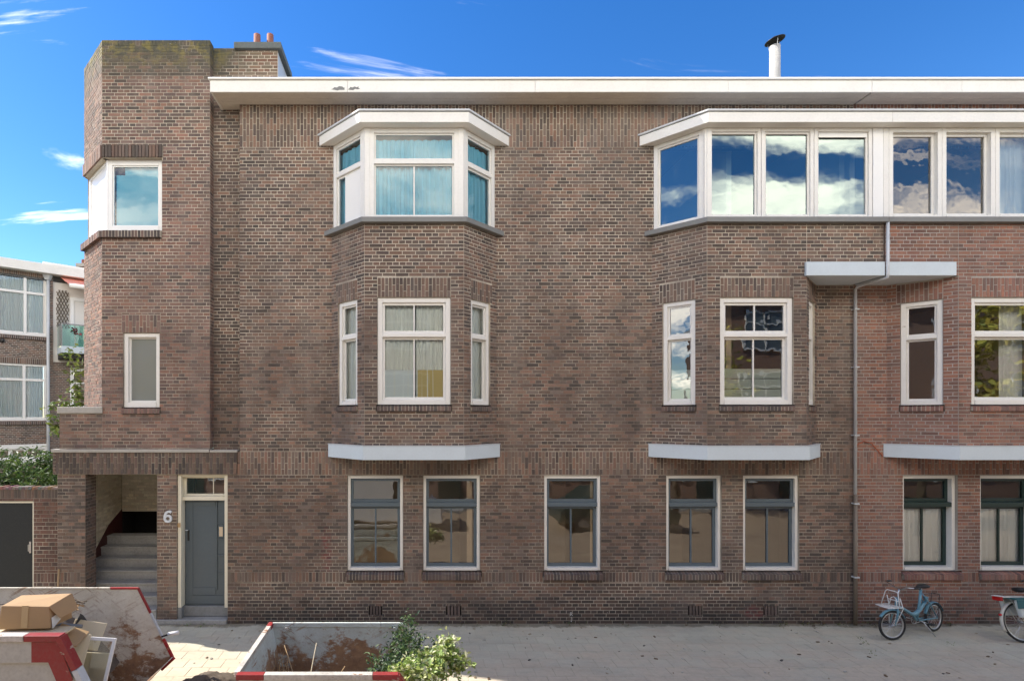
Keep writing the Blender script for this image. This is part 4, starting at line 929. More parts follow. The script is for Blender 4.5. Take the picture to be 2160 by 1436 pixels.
# ---- front door
dx0, dx1, dy = P2b + 0.004, HX0 - 0.004, 0.21
zd0, zd1 = wz(1275, dy), wz(1053, dy)
m = MB(); m.box(dx0, dx0 + 0.065, 0.03, dy + 0.05, 0.3, Z_CAN0 - 0.002); m.box(dx1 - 0.065, dx1, 0.03, dy + 0.05, 0.3, Z_CAN0 - 0.002)
m.box(dx0 + 0.065, dx1 - 0.065, 0.05, dy + 0.05, Z_CAN0 - 0.05, Z_CAN0 - 0.002); m.box(dx0 + 0.065, dx1 - 0.065, 0.10, dy + 0.05, zd1, zd1 + 0.075)
df = m.build('door_frame', 'cream', house, bevel=0.004)
m = MB(); m.box(dx0, dx0 + 0.075, 0.02, dy + 0.05, 0.09, 0.3); sub('frame_foot', m, 'bluestone', df)
m = MB(); a, b, c, e = dx0 + 0.066, dx1 - 0.066, zd1 + 0.076, Z_CAN0 - 0.051
m.box(a, a + 0.05, 0.16, 0.2, c, e); m.box(b - 0.05, b, 0.16, 0.2, c, e); m.box(a + 0.05, b - 0.05, 0.16, 0.2, e - 0.04, e); m.box(a + 0.05, b - 0.05, 0.16, 0.2, c, c + 0.045); m.box(b - 0.27, b - 0.255, 0.165, 0.195, c + 0.045, e - 0.04); sub('fanlight_frame', m, 'cream', df, bevel=0.003)
m = MB(); m.box(a + 0.04, b - 0.04, 0.178, 0.182, c + 0.04, e - 0.035); sub('pane', m, 'glass_old', df)
m = MB(); m.box(a + 0.001, b - 0.001, dy, dy + 0.045, zd0, zd1 - 0.003); dr = m.build('front_door', 'door_slate', house, bevel=0.003)
W_ = b - a; Hd = zd1 - zd0
m = MB()                                                  # raised mouldings of the leaf
def strip(x0, x1, z0, z1, dd=0.016): m.box(a + x0, a + x1, dy - dd, dy - 0.0005, zd0 + z0, zd0 + z1)
strip(0.012, 0.155, 0.02, Hd - 0.02, 0.012); strip(0.156, 0.60, Hd - 0.12, Hd - 0.02, 0.012); strip(0.156, 0.60, 0.20, 0.34, 0.012); strip(0.61, 0.635, 0.30, Hd - 0.03, 0.026); strip(0.785, 0.808, 0.30, Hd - 0.03, 0.026); strip(0.01, W_ - 0.01, 0.02, 0.19, 0.014)
for z in (0.62, 0.96, 1.28, 1.58): strip(0.636, 0.784, z, z + 0.022, 0.02)
strip(0.655, 0.765, 1.32, 1.56, 0.022)
sub('moulding', m, 'door_slate', dr, bevel=0.003)
m = MB(); m.box(a + 0.675, a + 0.745, dy - 0.026, dy - 0.022, zd0 + 1.345, zd0 + 1.53); sub('peephole', m, 'plaster', dr)
m = MB(); m.box(a + 0.055, a + 0.09, dy - 0.02, dy - 0.012, zd0 + 1.26, zd0 + 1.46); sub('lock_plate', m, 'matt_black', dr)
m = MB(); m.tube([(a + 0.07, dy - 0.015, zd0 + 1.47), (a + 0.07, dy - 0.06, zd0 + 1.47), (a + 0.03, dy - 0.062, zd0 + 1.475)], 0.009, 6); sub('handle', m, 'chrome', dr)
m = MB(); m.box(dx0 + 0.01, dx1, 0.14, 0.3, 0.09, zd0 - 0.003); m.build('threshold', 'bluestone', house, bevel=0.008)
part(house, 'hall_wall', 'plaster', (P2b, HX0, 0.9, 1.0, 0, 3.0), (HX0 + 0.05, HX0 + 0.12, 0.3, 0.9, 0, 3.0), (P2b - 0.1, P2b - 0.03, 0.31, 0.9, 0, 3.0))
m = MB(); m.box(wx(326), HX0 - 0.01, -0.05, 0.35, 0.0, 0.085); m.build('doorstep', 'step_stone', house, bevel=0.01)
m = MB(); m.box(P2b - 0.012 - 0.03, P2b - 0.002, -0.012, 0.0, 2.0, 2.07); 
# number plate
def stroke(path, hw, y0, y1):
    m = MB(); P = [Vector((x, 0, z)) for x, z in path]; n = len(P); Lf = []; Rt = []
    for i in range(n):
        t = (P[min(i + 1, n - 1)] - P[max(i - 1, 0)]).normalized(); q = Vector((-t.z, 0, t.x)) * hw; Lf.append(P[i] + q); Rt.append(P[i] - q)
    for i in range(n - 1):
        a, b, c, d = Lf[i], Lf[i + 1], Rt[i + 1], Rt[i]
        m.add([(p.x, y, p.z) for y in (y0, y1) for p in (a, b, c, d)], [(0, 1, 2, 3), (7, 6, 5, 4), (0, 4, 5, 1), (1, 5, 6, 2), (2, 6, 7, 3), (3, 7, 4, 0)])
    return m
cx, cz = wx(355), wz(1101.5)
path = [(0.066, 0.196), (0.045, 0.212), (0.012, 0.213), (-0.022, 0.198), (-0.047, 0.165), (-0.058, 0.12)] + [(-0.0595, 0.085)]
ring = [(0.06 * math.cos(R(t)), 0.078 + 0.056 * math.sin(R(t))) for t in range(0, 346, 15)]; ring.append((0.0599, 0.0772))
n6 = stroke([(cx + x, cz + z) for x, z in path], 0.022, -0.0292, -0.005).build('number_six', 'sign_grey', house)
sub('bowl', stroke([(cx + x, cz + z) for x, z in ring], 0.022, -0.028, -0.004), 'sign_grey', n6)
cu = bpy.data.curves.new('chalk', 'FONT'); cu.body = 'R'; cu.size = 0.1; cu.extrude = 0.0005; cu.align_x = 'CENTER'
to = bpy.data.objects.new('tmp_text', cu); COL.objects.link(to); bpy.context.view_layer.update(); dg = bpy.context.evaluated_depsgraph_get()
me = bpy.data.meshes.new_from_object(to.evaluated_get(dg)); COL.objects.unlink(to); bpy.data.objects.remove(to)
me.transform(Matrix.Translation((wx(1205), -0.005, wz(1298))) @ Matrix.Rotation(R(90), 4, 'X'))
ck = link('chalk_letter', me, 'chalk', house)
m = MB(); x = wx(1205); z = wz(1300); m.box(x - 0.004, x + 0.004, -0.0055, -0.0045, z - 0.09, z); m.add([(x - 0.025, -0.005, z - 0.06), (x, -0.005, z - 0.1), (x + 0.025, -0.005, z - 0.06), (x, -0.005, z - 0.085)], [(0, 1, 3), (1, 2, 3)]); sub('chalk_arrow', m, 'chalk', ck)
m = MB(); m.box(P2b - 0.03 + 0.035, P2b + 0.06, 0.018, 0.03, wz(1112), wz(1103)); m.build('door_bell', 'brass', house)

# ---- outside stair in the porch
SX = -8.555                                          # the stairwell widens behind the pier
for k in range(1, 8):
    y = (k - 1) * 0.23; z = 0.085 + 0.186 * k; xl_ = P1b + 0.012 if k < 3 else SX + 0.012
    m = MB(); m.box(xl_, P2a - 0.012, y, y + 0.26, z - 0.185, z - 0.035); st = m.build('stair_step', 'step_stone', house, bevel=0.004)
    m = MB(); m.box(xl_, P2a - 0.012, y - 0.02, y + 0.25, z - 0.033, z); sub('tread', m, 'step_stone', st, bevel=0.006)
m = MB(); m.box(SX + 0.01, P2a - 0.01, 1.64, 2.6, 0, 1.2); m.build('stair_base', 'matt_black', house)  # black fill paints in the darkness where the stair turns
HW = House()
WSL = Wall((SX, 0.37), (SX, 2.0)); brickwall(HW, WSL, 0, WSL.L, 0.6, Z_CAN0 + 0.25, PAL_WHITE, (), (), 61)
WSB = Wall((SX, 2.0), (P2a, 2.0)); brickwall(HW, WSB, 0, WSB.L, 1.80, Z_CAN0 + 0.25, PAL_WHITE, (), (), 62)
V = []; Fc = []; m = MB()
for q, c in HW.bricks: m.add(q, BF, c)
o = m.build('whitewashed_bricks', 'brick', house); stuff(o)
HW.mortar.build('porch_wall', 'whitewash', house)
part(house, 'porch_ceiling', 'plaster_white', (SX - 0.02, P2a + 0.05, 0.1, 2.05, Z_CAN0 + 0.2, Z_CAN0 + 0.25))
part(house, 'stair_end_wall', 'matt_black', (SX - 0.1, P2a + 0.1, 2.6, 2.7, 0, 3.2), (SX - 0.1, SX + 0.006, 2.015, 2.6, 0, 3.2), (SX, P2a, 2.02, 2.6, 1.82, 1.9))  # black colour stands in for the shade beyond the last step
m = MB(); xx = SX + 0.0045                         # painted string board on the left wall
zs = lambda y: 0.085 + 0.186 * (y / 0.23 + 1)
pts = [(0.5, zs(0.5) - 0.3), (1.99, 1.3), (1.99, 1.86), (1.45, zs(1.38) + 0.22), (0.5, zs(0.5) + 0.10)]
m.add([(xx + 0.011, y, z) for y, z in pts] + [(xx, y, z) for y, z in pts], [(0, 1, 2, 3, 4), (9, 8, 7, 6, 5)] + [(i, 5 + i, 5 + (i + 1) % 5, (i + 1) % 5) for i in range(5)]); m.build('string_board', 'oxblood', house)

# ================================================================== GARDEN WALL with black gate, left of the porch
gw = thing('garden_wall', (wx(60, 0.06), 0.06, 0), 'low brick garden wall with soldier-brick top and black gate, left of the porch', 'wall')
HG = House(); GY = 0.06
WG = Wall((-13.5, GY), (wx(122, GY), GY)); sg = lambda px: wx(px, GY) + 13.5
zg = wz(1029, GY); gd0, gd1 = sg(-95), sg(70.5)
PAL_G = [(0.16, 0.085, 0.07), (0.13, 0.072, 0.06), (0.18, 0.098, 0.078), (0.1, 0.065, 0.058)]
brickwall(HG, WG, 0, WG.L, 0, zg, PAL_G, [(gd0, gd1, -0.1, wz(1057, GY), 0.12)], [(0, WG.L, wz(1051, GY), zg, {'stag': False, 'pal': PAL_DARK}), (gd1, WG.L, wz(1228, GY), wz(1208, GY), {'stag': False})], 71, rh=0.0775)
WGB = Wall((wx(122, GY), GY + 0.2), (-13.5, GY + 0.2)); brickwall(HG, WGB, 0, WGB.L, 0, zg, PAL_G, [(WG.L - gd1, WG.L - gd0, -0.1, wz(1057, GY), 0)], (), 72, rh=0.0775)
finish_bricks(HG, gw, 'wall', 'mortar_brown')
m = MB()
t = -13.5
while t < wx(120, GY):
    l_ = 0.0625; m.box(t + 0.003, t + l_ - 0.003, GY - 0.012 + rnd.uniform(-.006, .006), GY + 0.2, zg - 0.03, zg + 0.02 + rnd.uniform(-0.012, 0.012), col=tuple(c * rnd.uniform(0.9, 2.0) for c in (0.16, 0.12, 0.09))); t += l_
m.build('coping', 'brick', gw)
m = MB(); xa, xb = wx(-95, GY), wx(70.5, GY); zt = wz(1057, GY)
m.box(xb - 0.03, xb - 0.002, GY + 0.02, GY + 0.1, 0, zt - 0.002); m.box(xa, xb - 0.03, GY + 0.02, GY + 0.1, zt - 0.035, zt - 0.002); gf = m.build('gate_frame', 'cream', gw)
m = MB(); m.box(xa, xb - 0.034, GY + 0.05, GY + 0.09, 0.02, zt - 0.04); gt = m.build('gate', 'black_door', gw, bevel=0.003)
m = MB(); hx = wx(60, GY); m.tube([(hx, GY + 0.05, 1.5), (hx, GY + 0.0, 1.5), (hx, GY + 0.0, 1.38), (hx, GY + 0.05, 1.38)], 0.010, 8); m.box(hx - 0.018, hx + 0.018, GY + 0.044, GY + 0.05, 1.33, 1.55); sub('handle', m, 'chrome', gt)

# ================================================================== FOLIAGE helpers
def leaves(name, centres, n, size, cols, parent, spread=0.12, seed=0, flat=0.0, asp=0.45, local=False):
    """many small folded leaf blades scattered round the given centres"""
    rs = np.random.default_rng(seed); C = np.array([list(c) for c in centres], float); k = rs.integers(0, len(C), n)
    P = C[k] + rs.normal(0, spread, (n, 3))
    d = rs.normal(0, 1, (n, 3)); d[:, 2] = d[:, 2] * 0.7 - 0.2; d /= np.linalg.norm(d, axis=1, keepdims=True)
    up = rs.normal(0, 0.6, (n, 3)) + np.array([0, 0, 1.0]); sd = np.cross(d, up); sd /= np.linalg.norm(sd, axis=1, keepdims=True); nr = np.cross(sd, d)
    sz_ = size * rs.uniform(0.6, 1.35, (n, 1))
    V = np.stack([P, P + d * sz_ * 0.5 + sd * sz_ * asp * 0.5 + nr * sz_ * 0.1, P + d * sz_, P + d * sz_ * 0.5 - sd * sz_ * asp * 0.5 + nr * sz_ * 0.1], 1)
    Fc = np.arange(n * 4).reshape(n, 4); Fc = np.concatenate([Fc[:, [0, 1, 2]], Fc[:, [0, 2, 3]]])
    me = bpy.data.meshes.new(name); me.from_pydata(V.reshape(-1, 3).tolist(), [], Fc.tolist())
    cc = np.array(cols)[rs.integers(0, len(cols), n)] * rs.uniform(0.7, 1.3, (n, 1)); arr = np.ones((n, 4, 4), np.float32); arr[:, :, :3] = cc[:, None, :]
    at = me.color_attributes.new('Col', 'FLOAT_COLOR', 'POINT'); at.data.foreach_set('color', arr.ravel())
    return stuff(link(name, me, 'leaf', parent, local=local))
def stems(name, paths, r, mat, parent, local=False):
    m = MB()
    for p in paths:
        n = len(p); m.tube(p, [r * (1 - 0.75 * i / (n - 1)) for i in range(n)], 6)
    return m.build(name, mat, parent, smooth=True, local=local)
def arc(a, b, sag, n=6, rr=None):
    a, b = Vector(a), Vector(b); out_ = []
    for i in range(n):
        t = i / (n - 1); p = a.lerp(b, t); p.z += sag * math.sin(t * math.pi)
        if rr and 0 < i < n - 1: p += Vector((rr.uniform(-1, 1), rr.uniform(-1, 1), rr.uniform(-1, 1))) * 0.03
        out_.append(p)
    return out_
GREEN = [(0.05, 0.10, 0.025), (0.07, 0.13, 0.035), (0.035, 0.075, 0.02), (0.10, 0.16, 0.04)]
# shrub behind the garden wall
rr = random.Random(5)
sh = thing('laurel_shrub', (-11.0, 1.6, 0), 'dense green leafy shrub showing above the garden wall', 'shrub')
pths = []; cen = []
for k in range(64):
    b = Vector((-11.2 + rr.uniform(-1.6, 1.9), 1.7 + rr.uniform(-0.7, 0.8), 0)); t = b + Vector((rr.uniform(-.3, .3), rr.uniform(-.5, .2), rr.uniform(2.4, 3.02)))
    p = arc(b, t, 0.05, 6, rr); pths.append(p); cen += [p[3], p[4], p[5], p[5], p[4].lerp(p[5], 0.5)]
stems('stems', pths, 0.014, 'bark', sh); leaves('leaves', cen, 9000, 0.15, GREEN + [(0.09, 0.15, 0.035), (0.13, 0.19, 0.05)], sh, 0.13, 4, asp=0.3)
# tall loose twigs at the left edge and climbing plant by the tower
tw = thing('bamboo_clump', (-12.9, 2.6, 0), 'thin upright twigs with narrow leaves rising above the shrub at the left edge', 'shrub')
pths = [arc((-12.9 + rr.uniform(-.3, .3), 2.6, 0), (-12.9 + rr.uniform(-.5, .6), 2.6 + rr.uniform(-.3, .3), rr.uniform(3.5, 4.05)), 0.04, 7, rr) for k in range(7)]
stems('stems', pths, 0.011, 'bark', tw); leaves('leaves', [q for p in pths for q in p[4:]], 420, 0.16, GREEN, tw, 0.10, 6, asp=0.22)
cl = thing('climbing_plant', (-9.9, 2.4, 0), 'climber with yellow-green leaves peeping out beside the tower', 'plant')
pths = []
for px, py in ((168, 742), (150, 748), (172, 800), (160, 830), (140, 842), (128, 850), (172, 848), (120, 905), (105, 865)):
    t = (wx(px, 2.2), 2.2, wz(py, 2.2)); pths.append(arc((-9.6 + rr.uniform(-.15, .15), 2.4, 2.6), t, 0.15, 7, rr))
stems('stems', pths, 0.010, 'bark', cl); leaves('leaves', [q for p in pths for q in p[4:]], 520, 0.125, [(0.16, 0.20, 0.04), (0.10, 0.16, 0.035), (0.2, 0.24, 0.06)], cl, 0.085, 8, asp=0.6)

# ================================================================== FAR HOUSE at the left edge
VPX = 2180; ang = math.atan((VPX - 873) / F); fd = Vector((math.sin(ang), math.cos(ang)))
A0 = Vector((wx(0, 9.2), 9.2))
def fpt(t): return (A0.x + fd.x * t, A0.y + fd.y * t)
def ft(px):      # distance along the far facade whose sight line has this pixel column
    k = (px - 873) / F; return (k * (A0.y + D) - (A0.x - XC)) / (fd.x - k * fd.y)
far = thing('apartment_house', (*fpt(0), 0), 'brick house in the background at left with white windows, blue-grey drainpipe and glass balcony', 'house')
HB = House(); t0 = -4.0; WB = Wall(fpt(t0), fpt(ft(112))); sb = lambda px: ft(px) - t0
def fz(py, px): t = ft(px); q = fpt(t); return wz(py, q[1])
zt_ = fz(578, 50); wins = []
for (p0, p1, y0, y1) in ((-62, 101, 706, 580), (-62, 98, 887, 767)):
    wins.append((sb(p0), sb(p1), fz(y0, 40), fz(y1, 40)))
zlo0, zlo1 = fz(976, 50), fz(937, 50)
brickwall(HB, WB, 0, WB.L, 0.0, fz(562, 20), PAL_BROWN, [(w[0], w[1], w[2], w[3], 0.15) for w in wins] + [(sb(-62), sb(100), zlo0, zlo1, 0.15)] , [(0, WB.L, wins[0][3], wins[0][3] + 0.25, {'stag': False}), (0, WB.L, wins[1][3] + 0.0, wins[1][3] + 0.22, {'stag': False})], 81)
WB2 = Wall((fpt(ft(109))[0], fpt(ft(109))[1] + 0.06), (fpt(ft(235))[0], fpt(ft(235))[1] + 0.06))
brickwall(HB, WB2, 0, WB2.L, 0.0, fz(765, 150), PAL_BROWN, (), (), 82)
finish_bricks(HB, far, 'wall', 'mortar_pale')
m = MB(); m.wbox(WB2, -0.3, WB2.L, fz(765, 150), fz(560, 150), 0.0, -0.3); m.build('rendered_wall', 'plaster_white', far)
WE = Wall(fpt(t0), fpt(ft(225)))
m = MB(); ez = fz(577, 30); m.wbox(WE, 0, WE.L, ez + 0.12, ez + 0.46, 0.35, -0.9); m.build('eaves', 'fascia', far, bevel=0.01)
m = MB(); m.wbox(WE, 0, WE.L, ez - 0.1, ez + 0.115, -0.03, -5); m.build('roof', 'roof_felt', far)
m = MB(); m.wbox(WB, 0, WB.L, 0.1, 9.0, -3.2, -3.3); m.build('back_wall', 'plaster', far)
for w in wins:
    o = window(far, WB, w[0], w[1], w[2], w[3], 'white_upvc', fw=0.07, sw=0.0001, split=0.74, d=-0.03, dep=0.1, so=0.03, lo_d=0.0, tr=0.09, gmat='glass')
    xs = [w[0] + (w[1] - w[0]) * k for k in (0.33, 0.69)]
    for x in xs:
        m = MB(); m.wbox(WB, x - 0.045, x + 0.045, w[2] + 0.07, w[3] - 0.07, -0.028, -0.12); sub('mullion', m, 'white_upvc', o)
    for k, (a, b) in enumerate(zip([w[0]] + xs, xs + [w[1]])):
        for (q0, q1, r0, r1) in ((a + .06, b - .06, w[2] + .075, w[2] + .13), (a + .06, b - .06, w[2] + (w[3] - w[2]) * .72 - .03, w[2] + (w[3] - w[2]) * .72 + .02)):
            m = MB(); m.wbox(WB, q0, q1, r0, r1, -0.04, -0.09); sub('casement_rail', m, 'white_upvc', o)
    curtain(o, WB, w[0] + 0.1, w[1] - 0.1, w[2] + 0.05, w[3] - 0.05, -0.115, 'curtain_pale', 26, 0.03, 41)
    a_, b_ = sill_bricks(WB, w[0] - 0.05, w[1] + 0.08, w[2] - 0.004, PAL_DARK, rnd, h=0.14, drop=0.03, out_=0.06); sub('sill', a_, 'brick', o); sub('sill_mortar', b_, 'mortar_pale', o)
o = window(far, WB, sb(-62), sb(100), zlo0, zlo1, 'white_upvc', fw=0.16, sw=0.05, d=0.02, dep=0.14, so=0.05, mun_lo=3, gmat='glass_old', mw=0.12)
# drainpipe with hopper
px_ = 108; q = fpt(ft(px_)); q = (q[0] - 0.05, q[1] - 0.10)
m = MB(); m.tube([(q[0], q[1], 0), (q[0], q[1], fz(592, px_))], 0.055, 10); o = m.build('drainpipe', 'zinc', far, smooth=True)
m = MB(); zz = fz(592, px_); m.hexa([(q[0] - .07, q[1] - .08, zz), (q[0] + .07, q[1] - .08, zz), (q[0] + .07, q[1] + .06, zz), (q[0] - .07, q[1] + .06, zz), (q[0] - .15, q[1] - .13, zz + .2), (q[0] + .15, q[1] - .13, zz + .2), (q[0] + .15, q[1] + .06, zz + .2), (q[0] - .15, q[1] + .06, zz + .2)]); sub('rain_hopper', m, 'zinc', o)
# balcony, awning, trellis, doors on the set-back part
sB = lambda px: (ft(px) - ft(109))
b0, b1 = sB(118), WB2.L; zb0, zb1 = fz(748, 145), fz(738, 145); zr = fz(692, 145)
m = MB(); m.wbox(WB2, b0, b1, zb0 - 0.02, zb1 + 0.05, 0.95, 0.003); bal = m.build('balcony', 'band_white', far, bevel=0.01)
m = MB(); m.wbox(WB2, b0 + 0.03, b1, zb0 - 0.22, zb0 - 0.022, 0.85, 0.003); sub('balcony_beam', m, 'matt_black', bal)
m = MB(); m.wbox(WB2, b0 + 0.02, b1, zb1 + 0.05, zr, 0.935, 0.925); m.wbox(WB2, b0 + 0.012, b0 + 0.02, zb1 + 0.05, zr, 0.92, 0.01); sub('glass_panel', m, 'glass_green', bal)
m = MB(); m.tube([WB2.p(b0 + 0.015, zr + 0.03, 0.01), WB2.p(b0 + 0.015, zr + 0.03, 0.93), WB2.p(b1, zr + 0.03, 0.93)], 0.022, 8)
for k in range(6): m.tube([WB2.p(b0 + 0.02 + k * 0.42, zb1 + 0.03, 0.945), WB2.p(b0 + 0.02 + k * 0.42, zr + 0.03, 0.945)], 0.012, 6)
sub('railing', m, 'steel', bal)
m = MB()
tz0, tz1, ts0, ts1 = fz(692, 130), fz(612, 130), sB(116), sB(143)
n = 6
for k in range(-n, n + 1):
    for sg_ in (1, -1):
        pts = []
        for i in range(21):
            u = i / 20; zq = tz0 + (tz1 - tz0) * u; sq = ts0 + (ts1 - ts0) * (0.5 + sg_ * (u - 0.5) * 1.6 + k / 4.0)
            if ts0 <= sq <= ts1: pts.append(WB2.p(sq, zq, 0.04 + 0.012 * sg_))
        if len(pts) > 1: m.tube([pts[0], pts[-1]], 0.016, 4)
m.build('trellis', 'bark', far)
m = MB(); s0_, s1_ = sB(146), sB(196); z0_, z1_ = fz(735, 160), fz(628, 160)
o = window(far, WB2, s0_, s1_, z0_, z1_, 'white_upvc', fw=0.12, sw=0.05, d=0.03, dep=0.1, so=0.04, gmat='glass', mun_lo=1, name='balcony_door')
m = MB(); m.wbox(WB2, s0_ + 0.1, s1_ - 0.1, z0_ + 0.1, z1_ - 0.1, -0.06, -0.065); sub('dark_room_sheet', m, 'matt_black', o)  # black sheet paints the unlit room behind the door glass
o = window(far, WB2, sB(146), sB(196), fz(862, 160), fz(776, 160), 'white_upvc', fw=0.12, sw=0.05, split=0.66, d=0.02, dep=0.1, so=0.04, gmat='glass', name='window')
m = MB(); m.wbox(WB2, s0_ + 0.1, s1_ - 0.1, fz(860, 160), fz(778, 160), -0.075, -0.08); sub('dark_room_sheet', m, 'matt_black', o)  # another black sheet painting an unlit room behind the panes
m = MB(); zA, zB_ = fz(588, 150), fz(612, 150)
m.add([WB2.p(sB(124), zA, 0.06), WB2.p(b1, zA, 0.06), WB2.p(b1, zB_, 1.0), WB2.p(sB(135), zB_, 1.0), WB2.p(sB(124), zA + .012, 0.06), WB2.p(b1, zA + .012, 0.06), WB2.p(b1, zB_ + .012, 1.0), WB2.p(sB(135), zB_ + .012, 1.0)], [(3, 2, 1, 0), (4, 5, 6, 7), (0, 1, 5, 4), (1, 2, 6, 5), (2, 3, 7, 6), (3, 0, 4, 7)]); aw = m.build('awning', 'awning_cloth', far)
m = MB(); m.tube([WB2.p(sB(135) - 0.02, zB_ - 0.02, 1.02), WB2.p(b1, zB_ - 0.02, 1.02)], 0.085, 12); sub('awning_roller', m, 'white_upvc', aw, smooth=True)
m = MB(); m.box(wx(168, 16), wx(190, 16), 16, 17, 9.0, wz(563, 16)); fc = m.build('chimney', 'terracotta', far)
m = MB(); m.box(wx(162, 16), wx(192, 16), 15.9, 17.1, wz(563, 16) + 0.003, wz(556, 16)); sub('chimney_cap', m, 'stone', fc); m = MB(); m.lathe([(0.09, 0), (0.09, 0.3)], (wx(176, 16.4), 16.4, wz(556, 16)), 10); sub('chimney_pot', m, 'terracotta', fc)
fb = MB(); fb.lathe([(0.0, -.03), (0.06, -0.03), (0.09, 0.0), (0.06, 0.03), (0.0, 0.03)], (0, 0, 0), 14, Matrix.Translation(Vector(WB.p(sb(4), fz(718, 4), 0.05))) @ Matrix.Rotation(R(90), 4, 'X')); fb.build('wall_lamp', 'black', far, smooth=True)
# flower pot on the balcony glass
fp = thing('hanging_flowers', tuple(WB2.p(sB(143), zr - 0.28, 0.98)), 'small red flowers hanging on the glass balcony', 'plant')
leaves('flowers', [WB2.p(sB(143), zr - 0.2, 0.99), WB2.p(sB(147), zr - 0.25, 0.99)], 60, 0.09, [(0.3, 0.02, 0.04), (0.22, 0.02, 0.05), (0.05, 0.1, 0.03)], fp, 0.06, 9, asp=0.8)

# ================================================================== ACROSS THE STREET (mirrored in the panes)
ac = thing('terrace_across', (0, -15.3, 0), 'brick terrace across the street, mirrored in the window panes', 'house')
m = MB(); m.box(-26, 34, -19.5, -15.3, 0, 9.6); m.build('wall', 'brick_across', ac)
m = MB(); m.box(-26.2, 34.2, -19.6, -14.85, 9.6, 9.95); m.build('eaves', 'fascia', ac)
for i in range(14):
    x = -24 + i * 4.1
    for z0, hh in ((0.9, 1.9), (3.9, 2.0), (6.9, 1.8)):
        o = None; m = MB()
        for a, b, c, e in ((x, x + 2.3, z0, z0 + .09), (x, x + 2.3, z0 + hh - .09, z0 + hh), (x, x + .09, z0, z0 + hh), (x + 2.2, x + 2.3, z0, z0 + hh), (x + 1.1, x + 1.2, z0, z0 + hh), (x, x + 2.3, z0 + hh * .68, z0 + hh * .68 + .08)): m.box(a, b, -15.3, -15.22, c + rnd.uniform(0, .002), e)
        m.build('window', 'white_paint', ac); m = MB(); m.box(x + .05, x + 2.25, -15.29, -15.26, z0 + .05, z0 + hh - .05); m.build('pane', 'slate', ac)
    m = MB(); m.box(x - 1.3, x - 0.3, -15.3, -15.24, 0.1, 2.4); m.build('door', 'dark_green', ac)
for i, (x, y, h) in enumerate(((15.2, -7.6, 7.6), (8.8, -11.6, 7.4), (-11.5, -11.8, 7.0))):
    tr = thing('street_tree', (x, y, 0), ['street tree with yellow-green leaves mirrored in the neighbour\'s bay window', 'street tree mirrored in the middle window of the right bay', 'street tree across the road, mirrored in the left windows'][i], 'tree', 'trees behind the camera')
    rr = random.Random(90 + i); pths = [[Vector((x, y, -0.1)), Vector((x + .05, y, 1.5)), Vector((x, y + .1, 3.2)), Vector((x + .1, y, h - 1)), Vector((x, y, h))]]; cen = []
    for k in range(34):
        a = rr.uniform(0, math.tau); r_ = rr.uniform(0.7, 2.1); zb = rr.uniform(2.7, h - 0.8); b = Vector((x, y, zb)); t = b + Vector((math.cos(a) * r_, math.sin(a) * r_, rr.uniform(0.2, 1.3)))
        p = arc(b, t, 0.15, 5, rr); pths.append(p); cen += p[2:]
    m = MB()
    for k, p in enumerate(pths): m.tube(p, [(0.13 if k == 0 else 0.03) * (1 - 0.7 * j / (len(p) - 1)) for j in range(len(p))], 7)
    m.build('trunk', 'bark', tr, smooth=True); leaves('crown', cen, 5200, 0.19, [(0.52, 0.46, 0.07), (0.38, 0.38, 0.07), (0.6, 0.5, 0.08), (0.2, 0.24, 0.05)], tr, 0.24, 20 + i, asp=0.6)

def vehicle(name, label, cat, x0, y0, prof, wins, width, mat, wheels, wr_):
    v = thing(name, (x0, y0, RDZ), label, cat)
    m = MB(); m.plate(prof, 0, width); m.build('body', mat, v, local=True, bevel=0.06)
    for q in wins:
        m = MB(); m.plate(q, width + 0.002, width + 0.01); m.build('side_window', 'black', v, local=True)
    for x in wheels:
        m = MB(); m.tube([(x, width - 0.2, wr_), (x, width + 0.02, wr_)], wr_, 24); w = m.build('wheel', 'tyre', v, local=True, smooth=False)
        m = MB(); m.tube([(x, width + 0.015, wr_), (x, width + 0.03, wr_)], wr_ * 0.6, 20); sub('hubcap', m, 'steel', w)
RDZ = -0.11
vehicle('parked_van', 'white van parked across the road, mirrored in the left ground floor windows', 'van', -5.6, -10.1, [(0, 0.35), (4.7, 0.35), (4.75, 0.9), (4.1, 1.15), (3.5, 1.85), (3.2, 2.0), (0.1, 2.0), (0, 1.8)], [[(3.0, 1.15), (3.9, 1.15), (3.4, 1.75), (3.0, 1.8)]], 1.8, 'white_paint', (0.9, 3.8), 0.32)
vehicle('parked_car', 'dark green car parked across the road, mirrored in the right ground floor windows', 'car', 3.2, -9.9, [(0, 0.3), (4.2, 0.3), (4.25, 0.65), (3.9, 0.85), (3.1, 0.95), (2.5, 1.4), (1.1, 1.45), (0.3, 0.95), (0, 0.85)], [[(0.75, 0.95), (1.8, 0.95), (1.8, 1.34), (1.2, 1.34)], [(1.87, 0.95), (2.9, 0.95), (2.45, 1.3), (1.87, 1.34)]], 1.7, 'dark_green', (0.8, 3.4), 0.3)

# ================================================================== SKIPS
RDZ = -0.11                                            # road level
def skip_side(poly, y, th, inner):                     # side plate in XZ
    m = MB(); m.plate(poly, y, y + th); return m
